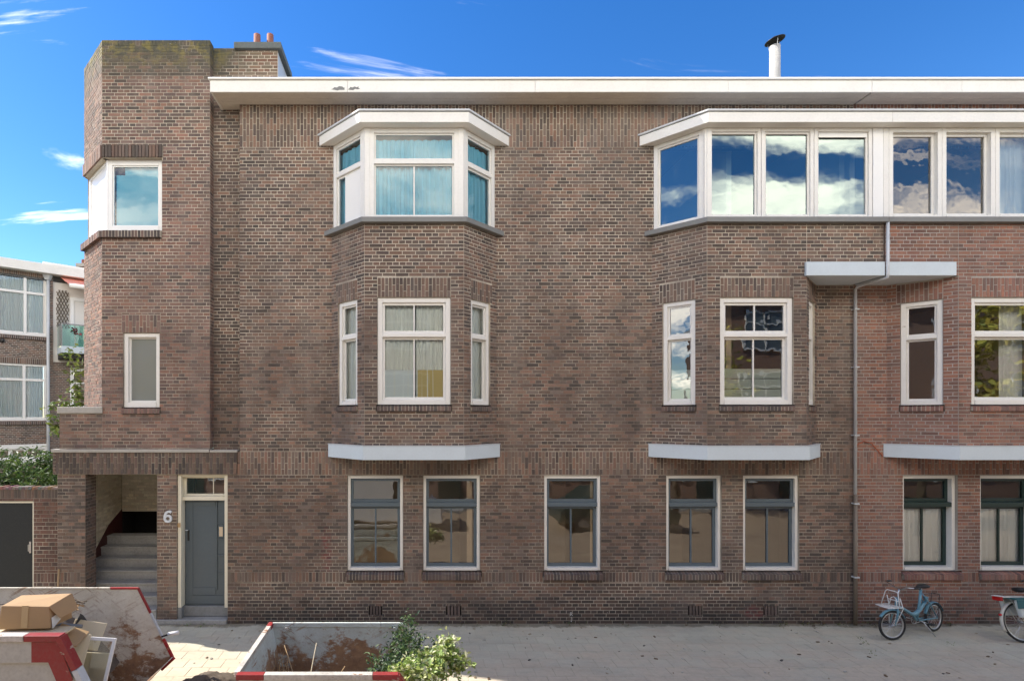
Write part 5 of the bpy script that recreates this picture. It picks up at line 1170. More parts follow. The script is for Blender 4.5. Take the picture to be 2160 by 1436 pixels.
# ---- large skip, lower left
SK1 = thing('waste_skip', (-7.4, -3.4, RDZ), 'large rusty white skip with red and white corners, filled with boards and a cardboard box', 'skip')
yb, yf = -2.56, -4.26; zr_ = 1.5
xs_ = -5.87; xl = wx(365, yb); zl = wz(1385, yb); xu = wx(310, yb) ; zu = wz(1436, yb)
k_ = (xl - xu) / (zl - zu); xbt = xl - k_ * (zl - (RDZ + 0.05))
def hexpoly(x_l): return [(x_l, RDZ + 0.05), (xbt, RDZ + 0.05), (xl, zl), (xs_, zr_), (x_l - 0.7, zr_), (x_l - 1.1, zl)]
XLEFT = -9.3
P_ = hexpoly(XLEFT)
for y, mat in ((yb, 'rusty_white'), (yf, 'skip_white')):
    m = MB(); m.plate(P_, y, y + 0.012); m.build('side_plate', mat, SK1)
m = MB(); y0, y1 = yf + 0.013, yb - 0.001
def slab(mb, a, b, th=0.012): 
    (x0, z0), (x1, z1) = a, b; d_ = Vector((x1 - x0, 0, z1 - z0)).normalized(); n_ = Vector((-d_.z, 0, d_.x)) * th
    v = [(x0, y0, z0), (x1, y0, z1), (x1, y1, z1), (x0, y1, z0)]; mb.hexa([Vector(q) for q in v] + [Vector(q) + n_ for q in v])
slab(m, (xbt, RDZ + 0.06), (xl, zl)); slab(m, (XLEFT - 1.1, zl), (XLEFT, RDZ + 0.06)); slab(m, (XLEFT, RDZ + 0.06), (xbt, RDZ + 0.06)); m.build('floor_plate', 'rusty_white', SK1)
def rim_seg(mb, a, b, yc, w=0.10, th=0.05):            # folded rim along the top of a side, seen from above
    (x0, z0), (x1, z1) = a, b
    if abs(z1 - z0) > 0.01: e_ = 0.003 if x1 > x0 else 0.006; yc -= e_; w += 2 * e_
    d_ = Vector((x1 - x0, 0, z1 - z0)).normalized(); n_ = Vector((-d_.z, 0, d_.x)) * th
    if n_.z < 0: n_ = -n_
    v = [Vector((x0, yc, z0)), Vector((x1, yc, z1)), Vector((x1, yc + w, z1)), Vector((x0, yc + w, z0))]
    mb.hexa([q - n_ for q in v] + [q + n_ * 0.3 for q in v])
def lerp2(a, b, t): return (a[0] + (b[0] - a[0]) * t, a[1] + (b[1] - a[1]) * t)
for yc, w in ((yb - 0.008, 0.028), (yf - 0.055, 0.11)):
    top = ((XLEFT - 0.7, zr_), (xs_, zr_)); dn = ((xs_, zr_), (xl, zl)); un = ((xl, zl), (xbt, RDZ + 0.05)); far_ = w < 0.1; th = 0.02 if far_ else 0.05
    m = MB(); rim_seg(m, lerp2(*top, 0), lerp2(*top, 0.90), yc, w, th); m.build('rim', 'rusty_white' if far_ else 'hazard_white', SK1, bevel=0.004)
    m = MB(); rim_seg(m, lerp2(*top, 0.902), top[1], yc, w, th); m.build('rim', 'rusty_red' if far_ else 'hazard_red', SK1, bevel=0.004)
    m = MB(); rim_seg(m, dn[0], lerp2(*dn, 0.36), yc, w, th); m.build('rim', 'hazard_red', SK1, bevel=0.004)
    m = MB(); rim_seg(m, lerp2(*dn, 0.365), lerp2(*dn, 0.73), yc, w, th); m.build('rim', 'zinc', SK1, bevel=0.004)
    m = MB(); rim_seg(m, lerp2(*dn, 0.735), dn[1], yc, w, th * 1.4); m.build('rim', 'rusty_red', SK1, bevel=0.004)
    m = MB(); rim_seg(m, un[0], lerp2(*un, 0.3), yc, w, 0.04); m.build('rim', 'rusty_red', SK1, bevel=0.004)
# reinforcement band and red sticker on the near side
m = MB(); m.plate([(XLEFT - 0.7, zr_ - 0.30), (xs_ - 0.08, zr_ - 0.30), (xs_ + 0.03, zr_ - 0.05), (XLEFT - 0.7, zr_ - 0.05)], yf - 0.03, yf - 0.001); m.build('reinforcing_band', 'skip_white', SK1, bevel=0.004)
q_ = lambda t, o: (xs_ + (xl - xs_) * t - o * 0.87, zr_ + (zl - zr_) * t - o * 0.3)
m = MB(); m.plate([(xs_ - 0.33, zr_ - 0.29), (xs_ - 0.14, zr_ - 0.29), (xs_ - 0.02, zr_ - 0.57), (xs_ + 0.14, zr_ - 0.49), (xs_ - 0.03, zr_ - 0.06), (xs_ - 0.33, zr_ - 0.06)], yf - 0.034, yf - 0.031); m.build('hazard_mark', 'hazard_red', SK1)
m = MB(); m.tube([(wx(341, yb - .05), yb - 0.05, wz(1339, yb)), (wx(356, yb - .05), yb - 0.05, wz(1334, yb))], 0.013, 8); hd = m.build('latch_rod', 'black', SK1)
m = MB(); m.tube([(wx(355, yb - .05), yb - 0.05, wz(1334, yb)), (wx(377, yb - .05), yb - 0.05, wz(1330, yb))], 0.026, 10); sub('grip', m, 'white_upvc', hd, smooth=True)

# ---- rubble and goods in the large skip
def plank(name, c, size, rot, mat, label, cat, group=None, bevel=0.003):
    M = Matrix.Translation(c) @ Matrix.Rotation(R(rot[2]), 4, 'Z') @ Matrix.Rotation(R(rot[1]), 4, 'Y') @ Matrix.Rotation(R(rot[0]), 4, 'X')
    m = MB(); sx_, sy_, sz_ = size; m.box(-sx_ / 2, sx_ / 2, -sy_ / 2, sy_ / 2, -sz_ / 2, sz_ / 2); o = m.build(name, mat, None, bevel=bevel); o.matrix_world = M
    return tag(o, label, cat, group)
# cardboard box
bx = thing('cardboard_box', (-6.52, -3.75, 1.44), 'taped brown cardboard box on top of the boards in the skip', 'box', rz=R(4))
m = MB(); m.hexa([Vector(v) for v in ((-0.345, -0.17, 0), (0.25, -0.17, 0.0), (0.33, 0.17, 0), (-0.3, 0.17, 0), (-0.315, -0.145, 0.275), (0.235, -0.15, 0.255), (0.325, 0.17, 0.31), (-0.28, 0.17, 0.3))]); bo = m.build('carton', 'cardboard', bx, local=True, bevel=0.006)
m = MB(); m.box(-0.075, 0.0, -0.176, -0.165, 0.0, 0.262, Matrix.Shear('XZ', 4, (0, 0.0))); o = m.build('tape', 'card_tape', bx, local=True); o.rotation_euler = (R(-4.6), 0, 0)
m = MB(); m.add([(0.24, -0.16, 0.255), (0.33, 0.17, 0.31), (0.42, 0.14, 0.13), (0.33, -0.1, 0.1), (0.243, -0.16, 0.249), (0.333, 0.17, 0.304), (0.423, 0.14, 0.124), (0.333, -0.1, 0.094)], [(0, 1, 2, 3), (7, 6, 5, 4), (0, 4, 5, 1), (1, 5, 6, 2), (2, 6, 7, 3), (3, 7, 4, 0)]); m.build('flap', 'cardboard', bx, local=True)
m = MB(); m.add([(0.262, -0.15, 0.12), (0.30, -0.02, 0.06), (0.268, -0.14, -0.02), (0.285, -0.08, 0.14)], [(0, 2, 1), (0, 1, 3)]); m.build('torn_label', 'chalk', bx, local=True)
plank('wood_board', (-7.0, -3.95, 1.405), (1.9, 0.35, 0.025), (0, 1, 3), 'panel_cream', 'pale board lying flat under the cardboard box', 'board')
plank('wood_board', (-7.3, -3.35, 1.30), (1.6, 0.25, 0.04), (4, -2, -6), 'raw_wood', 'brown timber board behind the cardboard box', 'board')
plank('chipboard_sheet', (-6.12, -3.75, 1.30), (0.34, 0.34, 0.018), (8, 22, 10), 'raw_wood', 'brown chipboard piece leaning right of the cardboard box', 'board')
plank('cream_panel', (wx(182, -3.35), -3.35, wz(1338, -3.35)), (0.40, 0.02, 0.34), (-28, 12, 8), 'panel_cream', 'cream cupboard panel leaning against the skip wall right of the cardboard box', 'board', bevel=0.008)
plank('cream_panel', (wx(158, -3.75), -3.75, wz(1392, -3.75)), (0.22, 0.02, 0.6), (-25, 8, 14), 'panel_cream', 'narrow cream panel leaning left of the discarded window frame', 'board', bevel=0.006)
plank('cream_panel', (wx(195, -3.55), -3.55, wz(1425, -3.55)), (0.30, 0.02, 0.55), (-16, 5, 6), 'panel_cream', 'cream panel standing inside the discarded white frame', 'board', bevel=0.006)
wf = thing('window_sash', (wx(190, -3.66), -3.66, wz(1412, -3.66)), 'discarded white window sash leaning among the boards in the skip', 'window frame')
wf.rotation_euler = (R(-18), R(7), R(8)); m = MB(); hw_, hh_ = 0.225, 0.38
m.box(-hw_, -hw_ + .04, -.02, .02, -hh_, hh_); m.box(hw_ - .04, hw_, -.02, .02, -hh_, hh_); m.box(-hw_ + .04, hw_ - .04, -.02, .02, hh_ - .04, hh_); m.box(-hw_ + .04, hw_ - .04, -.02, .02, -hh_, -hh_ + .04); m.build('sash_frame', 'white_upvc', wf, local=True, bevel=0.004)
m = MB(); m.box(-hw_ + .035, hw_ - .035, -.003, .003, -hh_ + .035, hh_ - .035); m.build('pane', 'glass', wf, local=True)
for i, (a, b, lb) in enumerate((((-8.2, -3.5, 1.46), (wx(173, -3.5), -3.5, wz(1320, -3.5)), 'grey plastic pipe sticking out right of the cardboard box'), ((-8.6, -3.62, 1.44), (wx(14, -3.62), -3.62, wz(1313, -3.62)), 'grey plastic pipe end showing left of the cardboard box'))):
    m = MB(); m.tube([a, b], 0.022, 12); tag(m.build('plastic_pipe', 'pipe_grey', smooth=True), lb, 'pipe', 'pipes in the skip')
# crumpled roofing felt
m = MB(); n = 10; vs = []
for i in range(n + 1):
    for j in range(6):
        u, v = i / n, j / 5; x = wx(122 + 62 * u, -3.2); y = -3.2 + (v - .5) * 0.3
        z = wz(1318 - 26 * u * u * (1 - v) - 12 * math.sin(u * 7 + v * 3) * (1 - v), -3.2) - 0.1 * v; vs.append((x, y, z))
m.add(vs, [(i * 6 + j, (i + 1) * 6 + j, (i + 1) * 6 + j + 1, i * 6 + j + 1) for i in range(n) for j in range(5)])
o = m.build('roofing_felt', 'roof_felt', smooth=True); sd = o.modifiers.new('thick', 'SOLIDIFY'); sd.thickness = 0.012; tag(o, 'crumpled black roofing felt behind the cardboard box', 'roofing felt')
lb_ = thing('lath_bundle', (wx(140, -3.3), -3.3, 1.45), 'bundle of short broken laths right behind the cardboard box', 'laths')
for i in range(7):
    m = MB(); m.box(-0.17, 0.17, -0.011, 0.011, -0.006, 0.006); o = m.build('lath', 'bark' if i % 2 else 'raw_wood', lb_, local=True)
    o.location = (rr.uniform(-.05, .05), rr.uniform(-.12, .12), 0.03 + 0.013 * i); o.rotation_euler = (R(rr.uniform(-10, 10)), R(rr.uniform(-8, 14)), R(rr.uniform(-25, 25)))
# debris bed that carries it all
m = MB(); n = 26; vs = []
for i in range(n + 1):
    for j in range(11):
        x = XLEFT + 0.1 + (xs_ - 0.35 - XLEFT) * i / n; y = yf + 0.03 + (yb - yf - 0.06) * j / 10
        e_ = max(0, (i / n - 0.6) / 0.4); z = 1.36 - 0.85 * e_ * e_ - 0.10 * (j / 10) + 0.10 * mnoise.noise(Vector((x * 3, y * 3, 0))); vs.append((x, y, z))
m.add(vs, [(i * 11 + j, (i + 1) * 11 + j, (i + 1) * 11 + j + 1, i * 11 + j + 1) for i in range(n) for j in range(10)])
o = m.build('rubble', 'sand_heap', smooth=True); stuff(o); o['label'] = 'mixed building rubble filling the large skip'; o['category'] = 'rubble'

# ---- small skip
SK2 = thing('small_skip', (-2.95, -3.35, RDZ), 'small open grey skip with red corners and rusty inside, holding cut branches', 'skip')
ya, yz_ = -2.60, -4.13; zs2 = 1.0
x0s, x1s = -3.93, -2.06; xlr, zlr = -1.62, 0.42
bot = RDZ + 0.05; P2_ = [(x0s + 0.22, bot), (-2.3, bot), (xlr, zlr), (x1s, zs2), (x0s, zs2)]
m = MB(); m.plate(P2_, ya, ya + 0.01); m.build('side_plate', 'rusty_grey', SK2)
m = MB(); m.plate(P2_, yz_, yz_ + 0.01); m.build('side_plate', 'rusty_grey', SK2)
m = MB(); y0, y1 = yz_ + 0.011, ya - 0.001
slab(m, (-2.3, bot + .005), (xlr, zlr), 0.008); slab(m, (x0s, zs2), (x0s + 0.22, bot + .01), 0.008); slab(m, (x0s + 0.22, bot + .005), (-2.3, bot + .005), 0.008); m.build('floor_plate', 'rusty_grey', SK2)
for yc, w in ((ya - 0.012, 0.035), (yz_ - 0.05, 0.085)):
    a_, b_, c_2 = (x0s, zs2), (x1s, zs2), (xlr, zlr); near = w > 0.05
    m = MB(); rim_seg(m, lerp2(a_, b_, 0.0), lerp2(a_, b_, 0.17), yc, w); m.build('rim', 'hazard_red' if near else 'rusty_grey', SK2, bevel=0.005)
    m = MB(); rim_seg(m, lerp2(a_, b_, 0.172), lerp2(a_, b_, 0.84), yc, w); m.build('rim', 'hazard_white' if near else 'rusty_grey', SK2, bevel=0.005)
    m = MB(); rim_seg(m, lerp2(a_, b_, 0.842), b_, yc, w); rim_seg(m, b_, lerp2(b_, c_2, 0.6), yc, w); m.build('rim', 'hazard_red' if near else 'rusty_grey', SK2, bevel=0.005)
m = MB(); m.box(x0s - 0.045, x0s + 0.02, yz_ + 0.03, ya + 0.022, zs2 - 0.05, zs2 + 0.012); m.build('end_rim', 'hazard_white', SK2, bevel=0.005)
m = MB(); m.box(x0s - 0.047, x0s + 0.022, ya - 0.12, ya + 0.03, zs2 - 0.052, zs2 + 0.015); m.build('corner_mark', 'hazard_red', SK2, bevel=0.005)
for x in (x0s + 0.22, x1s - 0.10):
    m = MB(); m.box(x - 0.05, x + 0.05, ya - 0.018, ya - 0.001, zs2 - 0.115, zs2 - 0.02); lu = m.build('lifting_lug', 'rusty_grey', SK2, bevel=0.004)
    m = MB(); m.lathe([(0.0, -0.012), (0.028, -0.012), (0.028, 0.012), (0.0, 0.012)], (0, 0, 0), 12, Matrix.Translation((x, ya - 0.03, zs2 - 0.07)) @ Matrix.Rotation(R(90), 4, 'X')); sub('bolt', m, 'rusty_grey', lu)
    m = MB(); m.tube([(x, yz_ - 0.04, zs2 - 0.09), (x, yz_ - 0.11, zs2 - 0.09)], 0.03, 12); m.build('lifting_pin', 'rusty_red', SK2, smooth=True)
# dirt in the skip
m = MB(); n = 20; vs = []
for i in range(n + 1):
    for j in range(13):
        x = x0s + 0.14 + 2.0 * i / n; y = yz_ + 0.03 + (ya - yz_ - 0.05) * j / 12; vs.append((x, y, 0.24 + 0.06 * mnoise.noise(Vector((x * 4, y * 4, 2))) + 0.05 * mnoise.noise(Vector((x * 13, y * 13, 2)))))
m.add(vs, [(i * 13 + j, (i + 1) * 13 + j, (i + 1) * 13 + j + 1, i * 13 + j + 1) for i in range(n) for j in range(12)])
o = m.build('soil', 'sand_heap', smooth=True); stuff(o); o['label'] = 'brown soil in the bottom of the small skip'; o['category'] = 'soil'
# cut branches: dark green heap and pale variegated spray
rr = random.Random(44)
cb = thing('cut_branches', (wx(860, -3.2), -3.2, 0.3), 'dark green cut shrub branches lying in the right end of the small skip', 'branches')
pths = []; base = Vector((wx(845, -3.3), -3.3, 0.35))
for px, py, y in ((862, 1312, -3.0), (870, 1330, -3.1), (885, 1350, -3.2), (905, 1370, -3.3), (840, 1335, -2.9), (830, 1365, -3.1), (850, 1380, -3.4), (880, 1395, -3.6), (815, 1395, -3.5), (800, 1410, -3.6), (835, 1400, -3.7), (790, 1392, -3.0), (860, 1360, -3.5), (900, 1400, -3.7), (850, 1345, -3.0)):
    pths.append(arc(base + Vector((rr.uniform(-.15, .15), rr.uniform(-.2, .2), 0)), (wx(px, y), y, wz(py, y)), 0.06, 7, rr))
stems('stems', pths, 0.012, 'bark', cb); leaves('leaves', [q for p in pths for q in p[2:]] + [p[6] for p in pths], 2600, 0.062, [(0.045, 0.09, 0.028), (0.07, 0.13, 0.04), (0.10, 0.16, 0.045), (0.03, 0.06, 0.035)], cb, 0.062, 12, asp=0.4)
vb = thing('variegated_branches', (wx(900, -3.5), -3.5, 0.3), 'pale yellow-green variegated branches hanging over the end of the small skip', 'branches')
pths = []
for px, py, y in ((940, 1352, -3.3), (955, 1365, -3.3), (975, 1390, -3.4), (965, 1405, -3.5), (930, 1375, -3.5), (915, 1395, -3.7), (925, 1420, -3.8), (895, 1412, -3.8), (880, 1425, -4.0), (905, 1432, -4.0), (860, 1405, -3.9), (945, 1385, -3.4), (835, 1422, -4.0), (980, 1398, -3.5), (890, 1390, -3.6)):
    pths.append(arc(base + Vector((rr.uniform(0, .2), rr.uniform(-.4, 0), 0.05)), (wx(px, y), y, wz(py, y)), 0.10, 7, rr))
stems('stems', pths, 0.010, 'bark', vb); leaves('leaves', [q for p in pths for q in p[3:]] + [p[6] for p in pths], 2100, 0.075, [(0.52, 0.54, 0.24), (0.38, 0.46, 0.12), (0.64, 0.64, 0.40), (0.22, 0.32, 0.08), (0.30, 0.40, 0.10)], vb, 0.055, 13, asp=0.62)
for i, (a, b, lb, r_) in enumerate((((wx(650, -3.2), -3.3, 0.28), (wx(668, -3.0), -3.0, wz(1355, -3.0)), 'yellow cane standing up in the soil of the small skip', 0.008), ((wx(700, -3.2), -3.2, 0.3), (wx(728, -3.1), -3.1, wz(1404, -3.1)), 'dry brown twig lying in the middle of the small skip', 0.008), ((wx(640, -3.6), -3.6, 0.28), (wx(600, -2.9), -2.9, wz(1360, -2.9)), 'thin dry stalk at the left end of the small skip', 0.006))):
    m = MB(); m.tube(arc(a, b, 0.03, 5), r_, 6); tag(m.build('dry_stick', 'panel_cream' if i == 0 else 'raw_wood'), lb, 'stick')
dg_ = thing('dry_stalks', (wx(585, -2.8), -2.8, 0.3), 'bundle of dry brown stalks leaning in the left corner of the small skip', 'stalks')
stems('stalk', [arc((wx(575, -3.1) + rr.uniform(0, .25), -3.1 + rr.uniform(-.1, .2), 0.28), (wx(572, -2.7) + rr.uniform(-.02, .25), -2.7, rr.uniform(0.4, 0.72)), 0.05, 6, rr) for k in range(16)], 0.007, 'raw_wood', dg_)

# ---- sand heap between the skips, stick behind the large skip
m = MB(); n = 40; vs = []; cx_, cy_ = wx(440, -2.75), -2.75
for i in range(n + 1):
    for j in range(n + 1):
        x = (i / n - .5) * 1.5; y = (j / n - .5) * 1.3; r2 = (x / 0.66) ** 2 + (y / 0.56) ** 2
        h = 0.46 * max(0, 1 - r2) ** 0.8; nz = mnoise.noise(Vector((x * 5, y * 5, 1))) * 0.07 + mnoise.noise(Vector((x * 16, y * 16, 4))) * 0.035
        vs.append((cx_ + x, cy_ + y, RDZ - 0.02 + h + nz * min(1, h * 5)))
m.add(vs, [(i * (n + 1) + j, (i + 1) * (n + 1) + j, (i + 1) * (n + 1) + j + 1, i * (n + 1) + j + 1) for i in range(n) for j in range(n)])
tag(m.build('sand_pile', 'sand_heap', smooth=True), 'small heap of dark sand on the ground between the two skips', 'sand pile')
m = MB(); m.tube([(wx(117, -0.35), -0.35, 0.0), (wx(125.5, 0.0), -0.02, wz(1199, 0))], 0.018, 10); tag(m.build('broom_stick', 'raw_wood', smooth=True), 'wooden broom stick leaning on the porch pier behind the large skip', 'stick')

# ================================================================== BICYCLES
def circle(c, r, ax='y', n=40, a0=0, a1=360):
    return [(c[0] + r * math.cos(R(a0 + (a1 - a0) * k / n)), c[1], c[2] + r * math.sin(R(a0 + (a1 - a0) * k / n))) for k in range(n + (0 if a1 - a0 == 360 else 1))]
def wheel(par, c, r, tr_, M=None):
    h = lambda m: m if M is None else _tf(m, M)
    m = MB(); m.tube(circle(c, r - tr_), tr_, 10, True); w = h(m).build('wheel', 'tyre', par, local=True, smooth=True)
    m = MB(); m.tube(circle(c, r - 2.2 * tr_), tr_ * 0.55, 8, True); sub('rim', h(m), 'chrome', w, smooth=True)
    m = MB()
    for k in range(28):
        a = k * math.tau / 28; o_ = 0.02 * (1 if k % 2 else -1); m.tube([(c[0] + 0.02 * math.cos(a + .5), c[1] + o_, c[2] + 0.02 * math.sin(a + .5)), (c[0] + (r - 2.3 * tr_) * math.cos(a), c[1], c[2] + (r - 2.3 * tr_) * math.sin(a))], 0.0014, 4)
    sub('spoke', h(m), 'chrome', w)
    m = MB(); m.tube([(c[0], c[1] - 0.045, c[2]), (c[0], c[1] + 0.045, c[2])], 0.022, 12); sub('hub', h(m), 'steel', w, smooth=True)
def _tf(m, M): m.v = [tuple(M @ Vector(v)) for v in m.v]; return m
def fender(c, r, a0, a1, w):
    m = MB(); n = 18; vs = []
    for k in range(n + 1):
        a = R(a0 + (a1 - a0) * k / n)
        for q, dr in ((-1, -0.012), (-0.5, 0.002), (0.5, 0.002), (1, -0.012)): vs.append((c[0] + (r + dr) * math.cos(a), c[1] + q * w / 2, c[2] + (r + dr) * math.sin(a)))
    m.add(vs, [(k * 4 + j, (k + 1) * 4 + j, (k + 1) * 4 + j + 1, k * 4 + j + 1) for k in range(n) for j in range(3)]); return m
def solid(o, t=0.003): q = o.modifiers.new('thick', 'SOLIDIFY'); q.thickness = t; return o
def saddle(par, c, s=1.0, tilt=0, mat='rubber', M=None):
    m = MB(); n = 10; vs = []
    prof = [(-0.135, 0.02), (-0.125, 0.085), (-0.08, 0.105), (-0.02, 0.088), (0.04, 0.05), (0.1, 0.03), (0.14, 0.022), (0.15, 0.005)]
    for x, w in prof:
        for k in range(12):
            a = k * math.tau / 12; z = math.sin(a) * (0.035 if math.sin(a) > 0 else 0.05) * (0.6 + w * 4); vs.append((c[0] + x * s, c[1] + w * math.cos(a) * s, c[2] + z * s))
    m.add(vs, [(i * 12 + k, (i + 1) * 12 + k, (i + 1) * 12 + (k + 1) % 12, i * 12 + (k + 1) % 12) for i in range(len(prof) - 1) for k in range(12)] + [tuple(range(12)), tuple(range(len(prof) * 12 - 1, len(prof) * 12 - 13, -1))])
    return m.build('saddle', mat, par, local=True, smooth=True)
# ---- small light blue bicycle
bk = thing('bicycle', (7.76, -0.36, 0.0), 'small light blue bicycle with white front rack, leaning beside the neighbour\'s green window', 'bicycle', rz=R(200.5))
bk.rotation_euler = (R(3), 0, R(200.5))
WBs, wr = 1.19, 0.262
wheel(bk, (0, 0, wr), wr, 0.022)
SM = Matrix.Translation((WBs - 0.08, 0, 0)) @ Matrix.Rotation(R(-15), 4, 'Z') @ Matrix.Translation((-(WBs - 0.08), 0, 0))   # steering
wheel(bk, (WBs, 0, wr), wr, 0.022, SM)
def bt(name, pts, r, mat, M=None, seg=10):
    m = MB(); m.tube(pts, r, seg)
    if M is not None: m = _tf(m, M)
    return m.build(name, mat, bk, local=True, smooth=True)
hx_, = (WBs - 0.10,)
main = [(hx_ - 0.03, 0, 0.565), (0.95, 0, 0.55), (0.80, 0, 0.475), (0.66, 0, 0.40), (0.56, 0, 0.385), (0.44, 0, 0.43), (0.30, 0, 0.52), (0.20, 0, 0.58)]
m = MB(); m.tube(main, [0.024, 0.026, 0.028, 0.030, 0.034, 0.034, 0.030, 0.024], 12)
m.tube([(0.52, 0, 0.27), (0.40, 0, 0.56), (0.335, 0, 0.80)], 0.021, 10); m.tube([(0.66, 0, 0.41), (0.50, 0, 0.265)], 0.016, 8)
m.tube([(hx_ - 0.005, 0, 0.56), (hx_ - 0.045, 0, 0.74)], 0.024, 10)
for s_ in (-1, 1):
    m.tube([(0.35, s_ * 0.02, 0.74), (0.20, s_ * 0.05, 0.55), (0, s_ * 0.055, wr)], 0.010, 8); m.tube([(0.50, s_ * 0.03, 0.27), (0.0, s_ * 0.055, wr)], 0.012, 8)
m.build('frame', 'bike_blue', bk, local=True, smooth=True)
fork = [MB() for _ in range(1)][0]
for s_ in (-1, 1): fork.tube([(hx_ - 0.005, s_ * 0.02, 0.56), (hx_ + 0.02, s_ * 0.048, 0.48), (WBs - 0.01, s_ * 0.05, wr)], [0.016, 0.016, 0.010], 8)
_tf(fork, SM).build('fork', 'bike_blue', bk, local=True, smooth=True)
solid(_tf(fender((WBs, 0, wr), wr + 0.016, 35, 160, 0.055), SM).build('front_fender', 'bike_blue', bk, local=True, smooth=True)); solid(fender((0, 0, wr), wr + 0.016, 20, 165, 0.055).build('rear_fender', 'bike_blue', bk, local=True, smooth=True))
bt('stem', [(hx_ - 0.04, 0, 0.72), (hx_ - 0.075, 0, 0.90)], 0.012, 'chrome', SM)
hb = [(hx_ - 0.19, 0.27, 0.965), (hx_ - 0.09, 0.25, 0.965), (hx_ - 0.05, 0.16, 0.955), (hx_ - 0.07, 0.06, 0.90), (hx_ - 0.075, 0, 0.895), (hx_ - 0.07, -0.06, 0.90), (hx_ - 0.05, -0.16, 0.955), (hx_ - 0.09, -0.25, 0.965), (hx_ - 0.19, -0.27, 0.965)]
h = bt('handlebar', hb, 0.011, 'chrome', SM)
for s_ in (0, -1):
    m = MB(); a = Vector(hb[s_]); b = Vector(hb[1 if s_ == 0 else -2]); m.tube([a + (a - b) * 0.1, a.lerp(b, 0.95)], 0.017, 10); sub('grip', _tf(m, SM), 'rubber', h, smooth=True)
saddle(bk, (0.315, 0, 0.86), 0.92); bt('seat_post', [(0.335, 0, 0.78), (0.32, 0, 0.845)], 0.013, 'chrome')
# white front rack with upright hoop
m = MB(); z0 = 0.60
def rk(p): m.tube(p, 0.0072, 6)
fx0, fx1 = hx_ + 0.02, hx_ + 0.27
rk([(fx0, -0.13, z0), (fx1, -0.13, z0), (fx1 + .02, 0, z0), (fx1, 0.13, z0), (fx0, 0.13, z0), (fx0, -0.13, z0)])
for y in (-0.07, -0.02, 0.03, 0.08): rk([(fx0, y, z0), (fx1 + 0.01, y, z0)])
rk([(fx0 + 0.09, -0.17, z0), (fx0 + 0.05, -0.12, z0 + 0.23), (fx0 + 0.04, -0.09, z0 + 0.265), (fx0 + 0.04, 0.09, z0 + 0.265), (fx0 + 0.05, 0.12, z0 + 0.23), (fx0 + 0.09, 0.17, z0)])
rk([(fx0 + 0.04, -0.07, z0), (fx0 + 0.02, -0.05, z0 + 0.13), (fx0 + 0.015, 0, z0 + 0.16), (fx0 + 0.02, 0.05, z0 + 0.13), (fx0 + 0.04, 0.07, z0)])
rk([(fx0 + 0.02, -0.115, z0 + 0.1), (fx0 + 0.02, 0.115, z0 + 0.1)])
for s_ in (-1, 1): rk([(fx0 + 0.02, s_ * 0.12, z0 + 0.16), (hx_ + 0.0, s_ * 0.13, z0 - 0.02), (WBs - 0.01, s_ * 0.06, wr + 0.02)])
_tf(m, SM).build('front_rack', 'white_upvc', bk, local=True, smooth=True)
m = MB(); m.tube([(0.12, -0.06, 0.67), (-0.13, -0.06, 0.67), (-0.13, 0.06, 0.67), (0.12, 0.06, 0.67)], 0.006, 6)
for s_ in (-1, 1): m.tube([(-0.10, s_ * 0.06, 0.67), (0, s_ * 0.06, wr)], 0.005, 6)
m.tube([(-0.13, 0, 0.67), (0.12, 0, 0.67)], 0.005, 6); m.build('rear_rack', 'black', bk, local=True)
m = MB(); m.tube(circle((0.505, -0.045, 0.265), 0.075, n=28), 0.007, 6, True)
for k in range(5): m.tube([(0.505, -0.045, 0.265), (0.505 + .075 * math.cos(k * 1.257), -0.045, 0.265 + .075 * math.sin(k * 1.257))], 0.006, 5)
m.tube([(0.505, -0.05, 0.34), (0.0, -0.05, wr + 0.035)], 0.006, 6); m.tube([(0.505, -0.05, 0.19), (0.0, -0.05, wr - 0.035)], 0.006, 6); m.build('chain_drive', 'steel', bk, local=True, smooth=True)
cr_ = bt('crank', [(0.505, 0.07, 0.265), (0.36, 0.085, 0.215)], 0.009, 'chrome'); m = MB(); m.box(0.31, 0.40, 0.09, 0.17, 0.20, 0.222); sub('pedal', m, 'rubber', cr_, bevel=0.003)
cr_ = bt('crank', [(0.505, -0.07, 0.265), (0.65, -0.085, 0.315)], 0.009, 'chrome'); m = MB(); m.box(0.61, 0.70, -0.17, -0.09, 0.305, 0.327); sub('pedal', m, 'rubber', cr_, bevel=0.003)
bt('kickstand', [(0.42, 0.05, 0.24), (0.30, 0.16, 0.0)], 0.008, 'chrome')
m = MB(); m.lathe([(0.0, -.02), (0.03, -.02), (0.04, .03), (0.0, .045)], (0, 0, 0), 12, Matrix.Translation((0.2, 0, 0.62))); m.build('tail_lamp', 'bike_blue', bk, local=True, smooth=True)
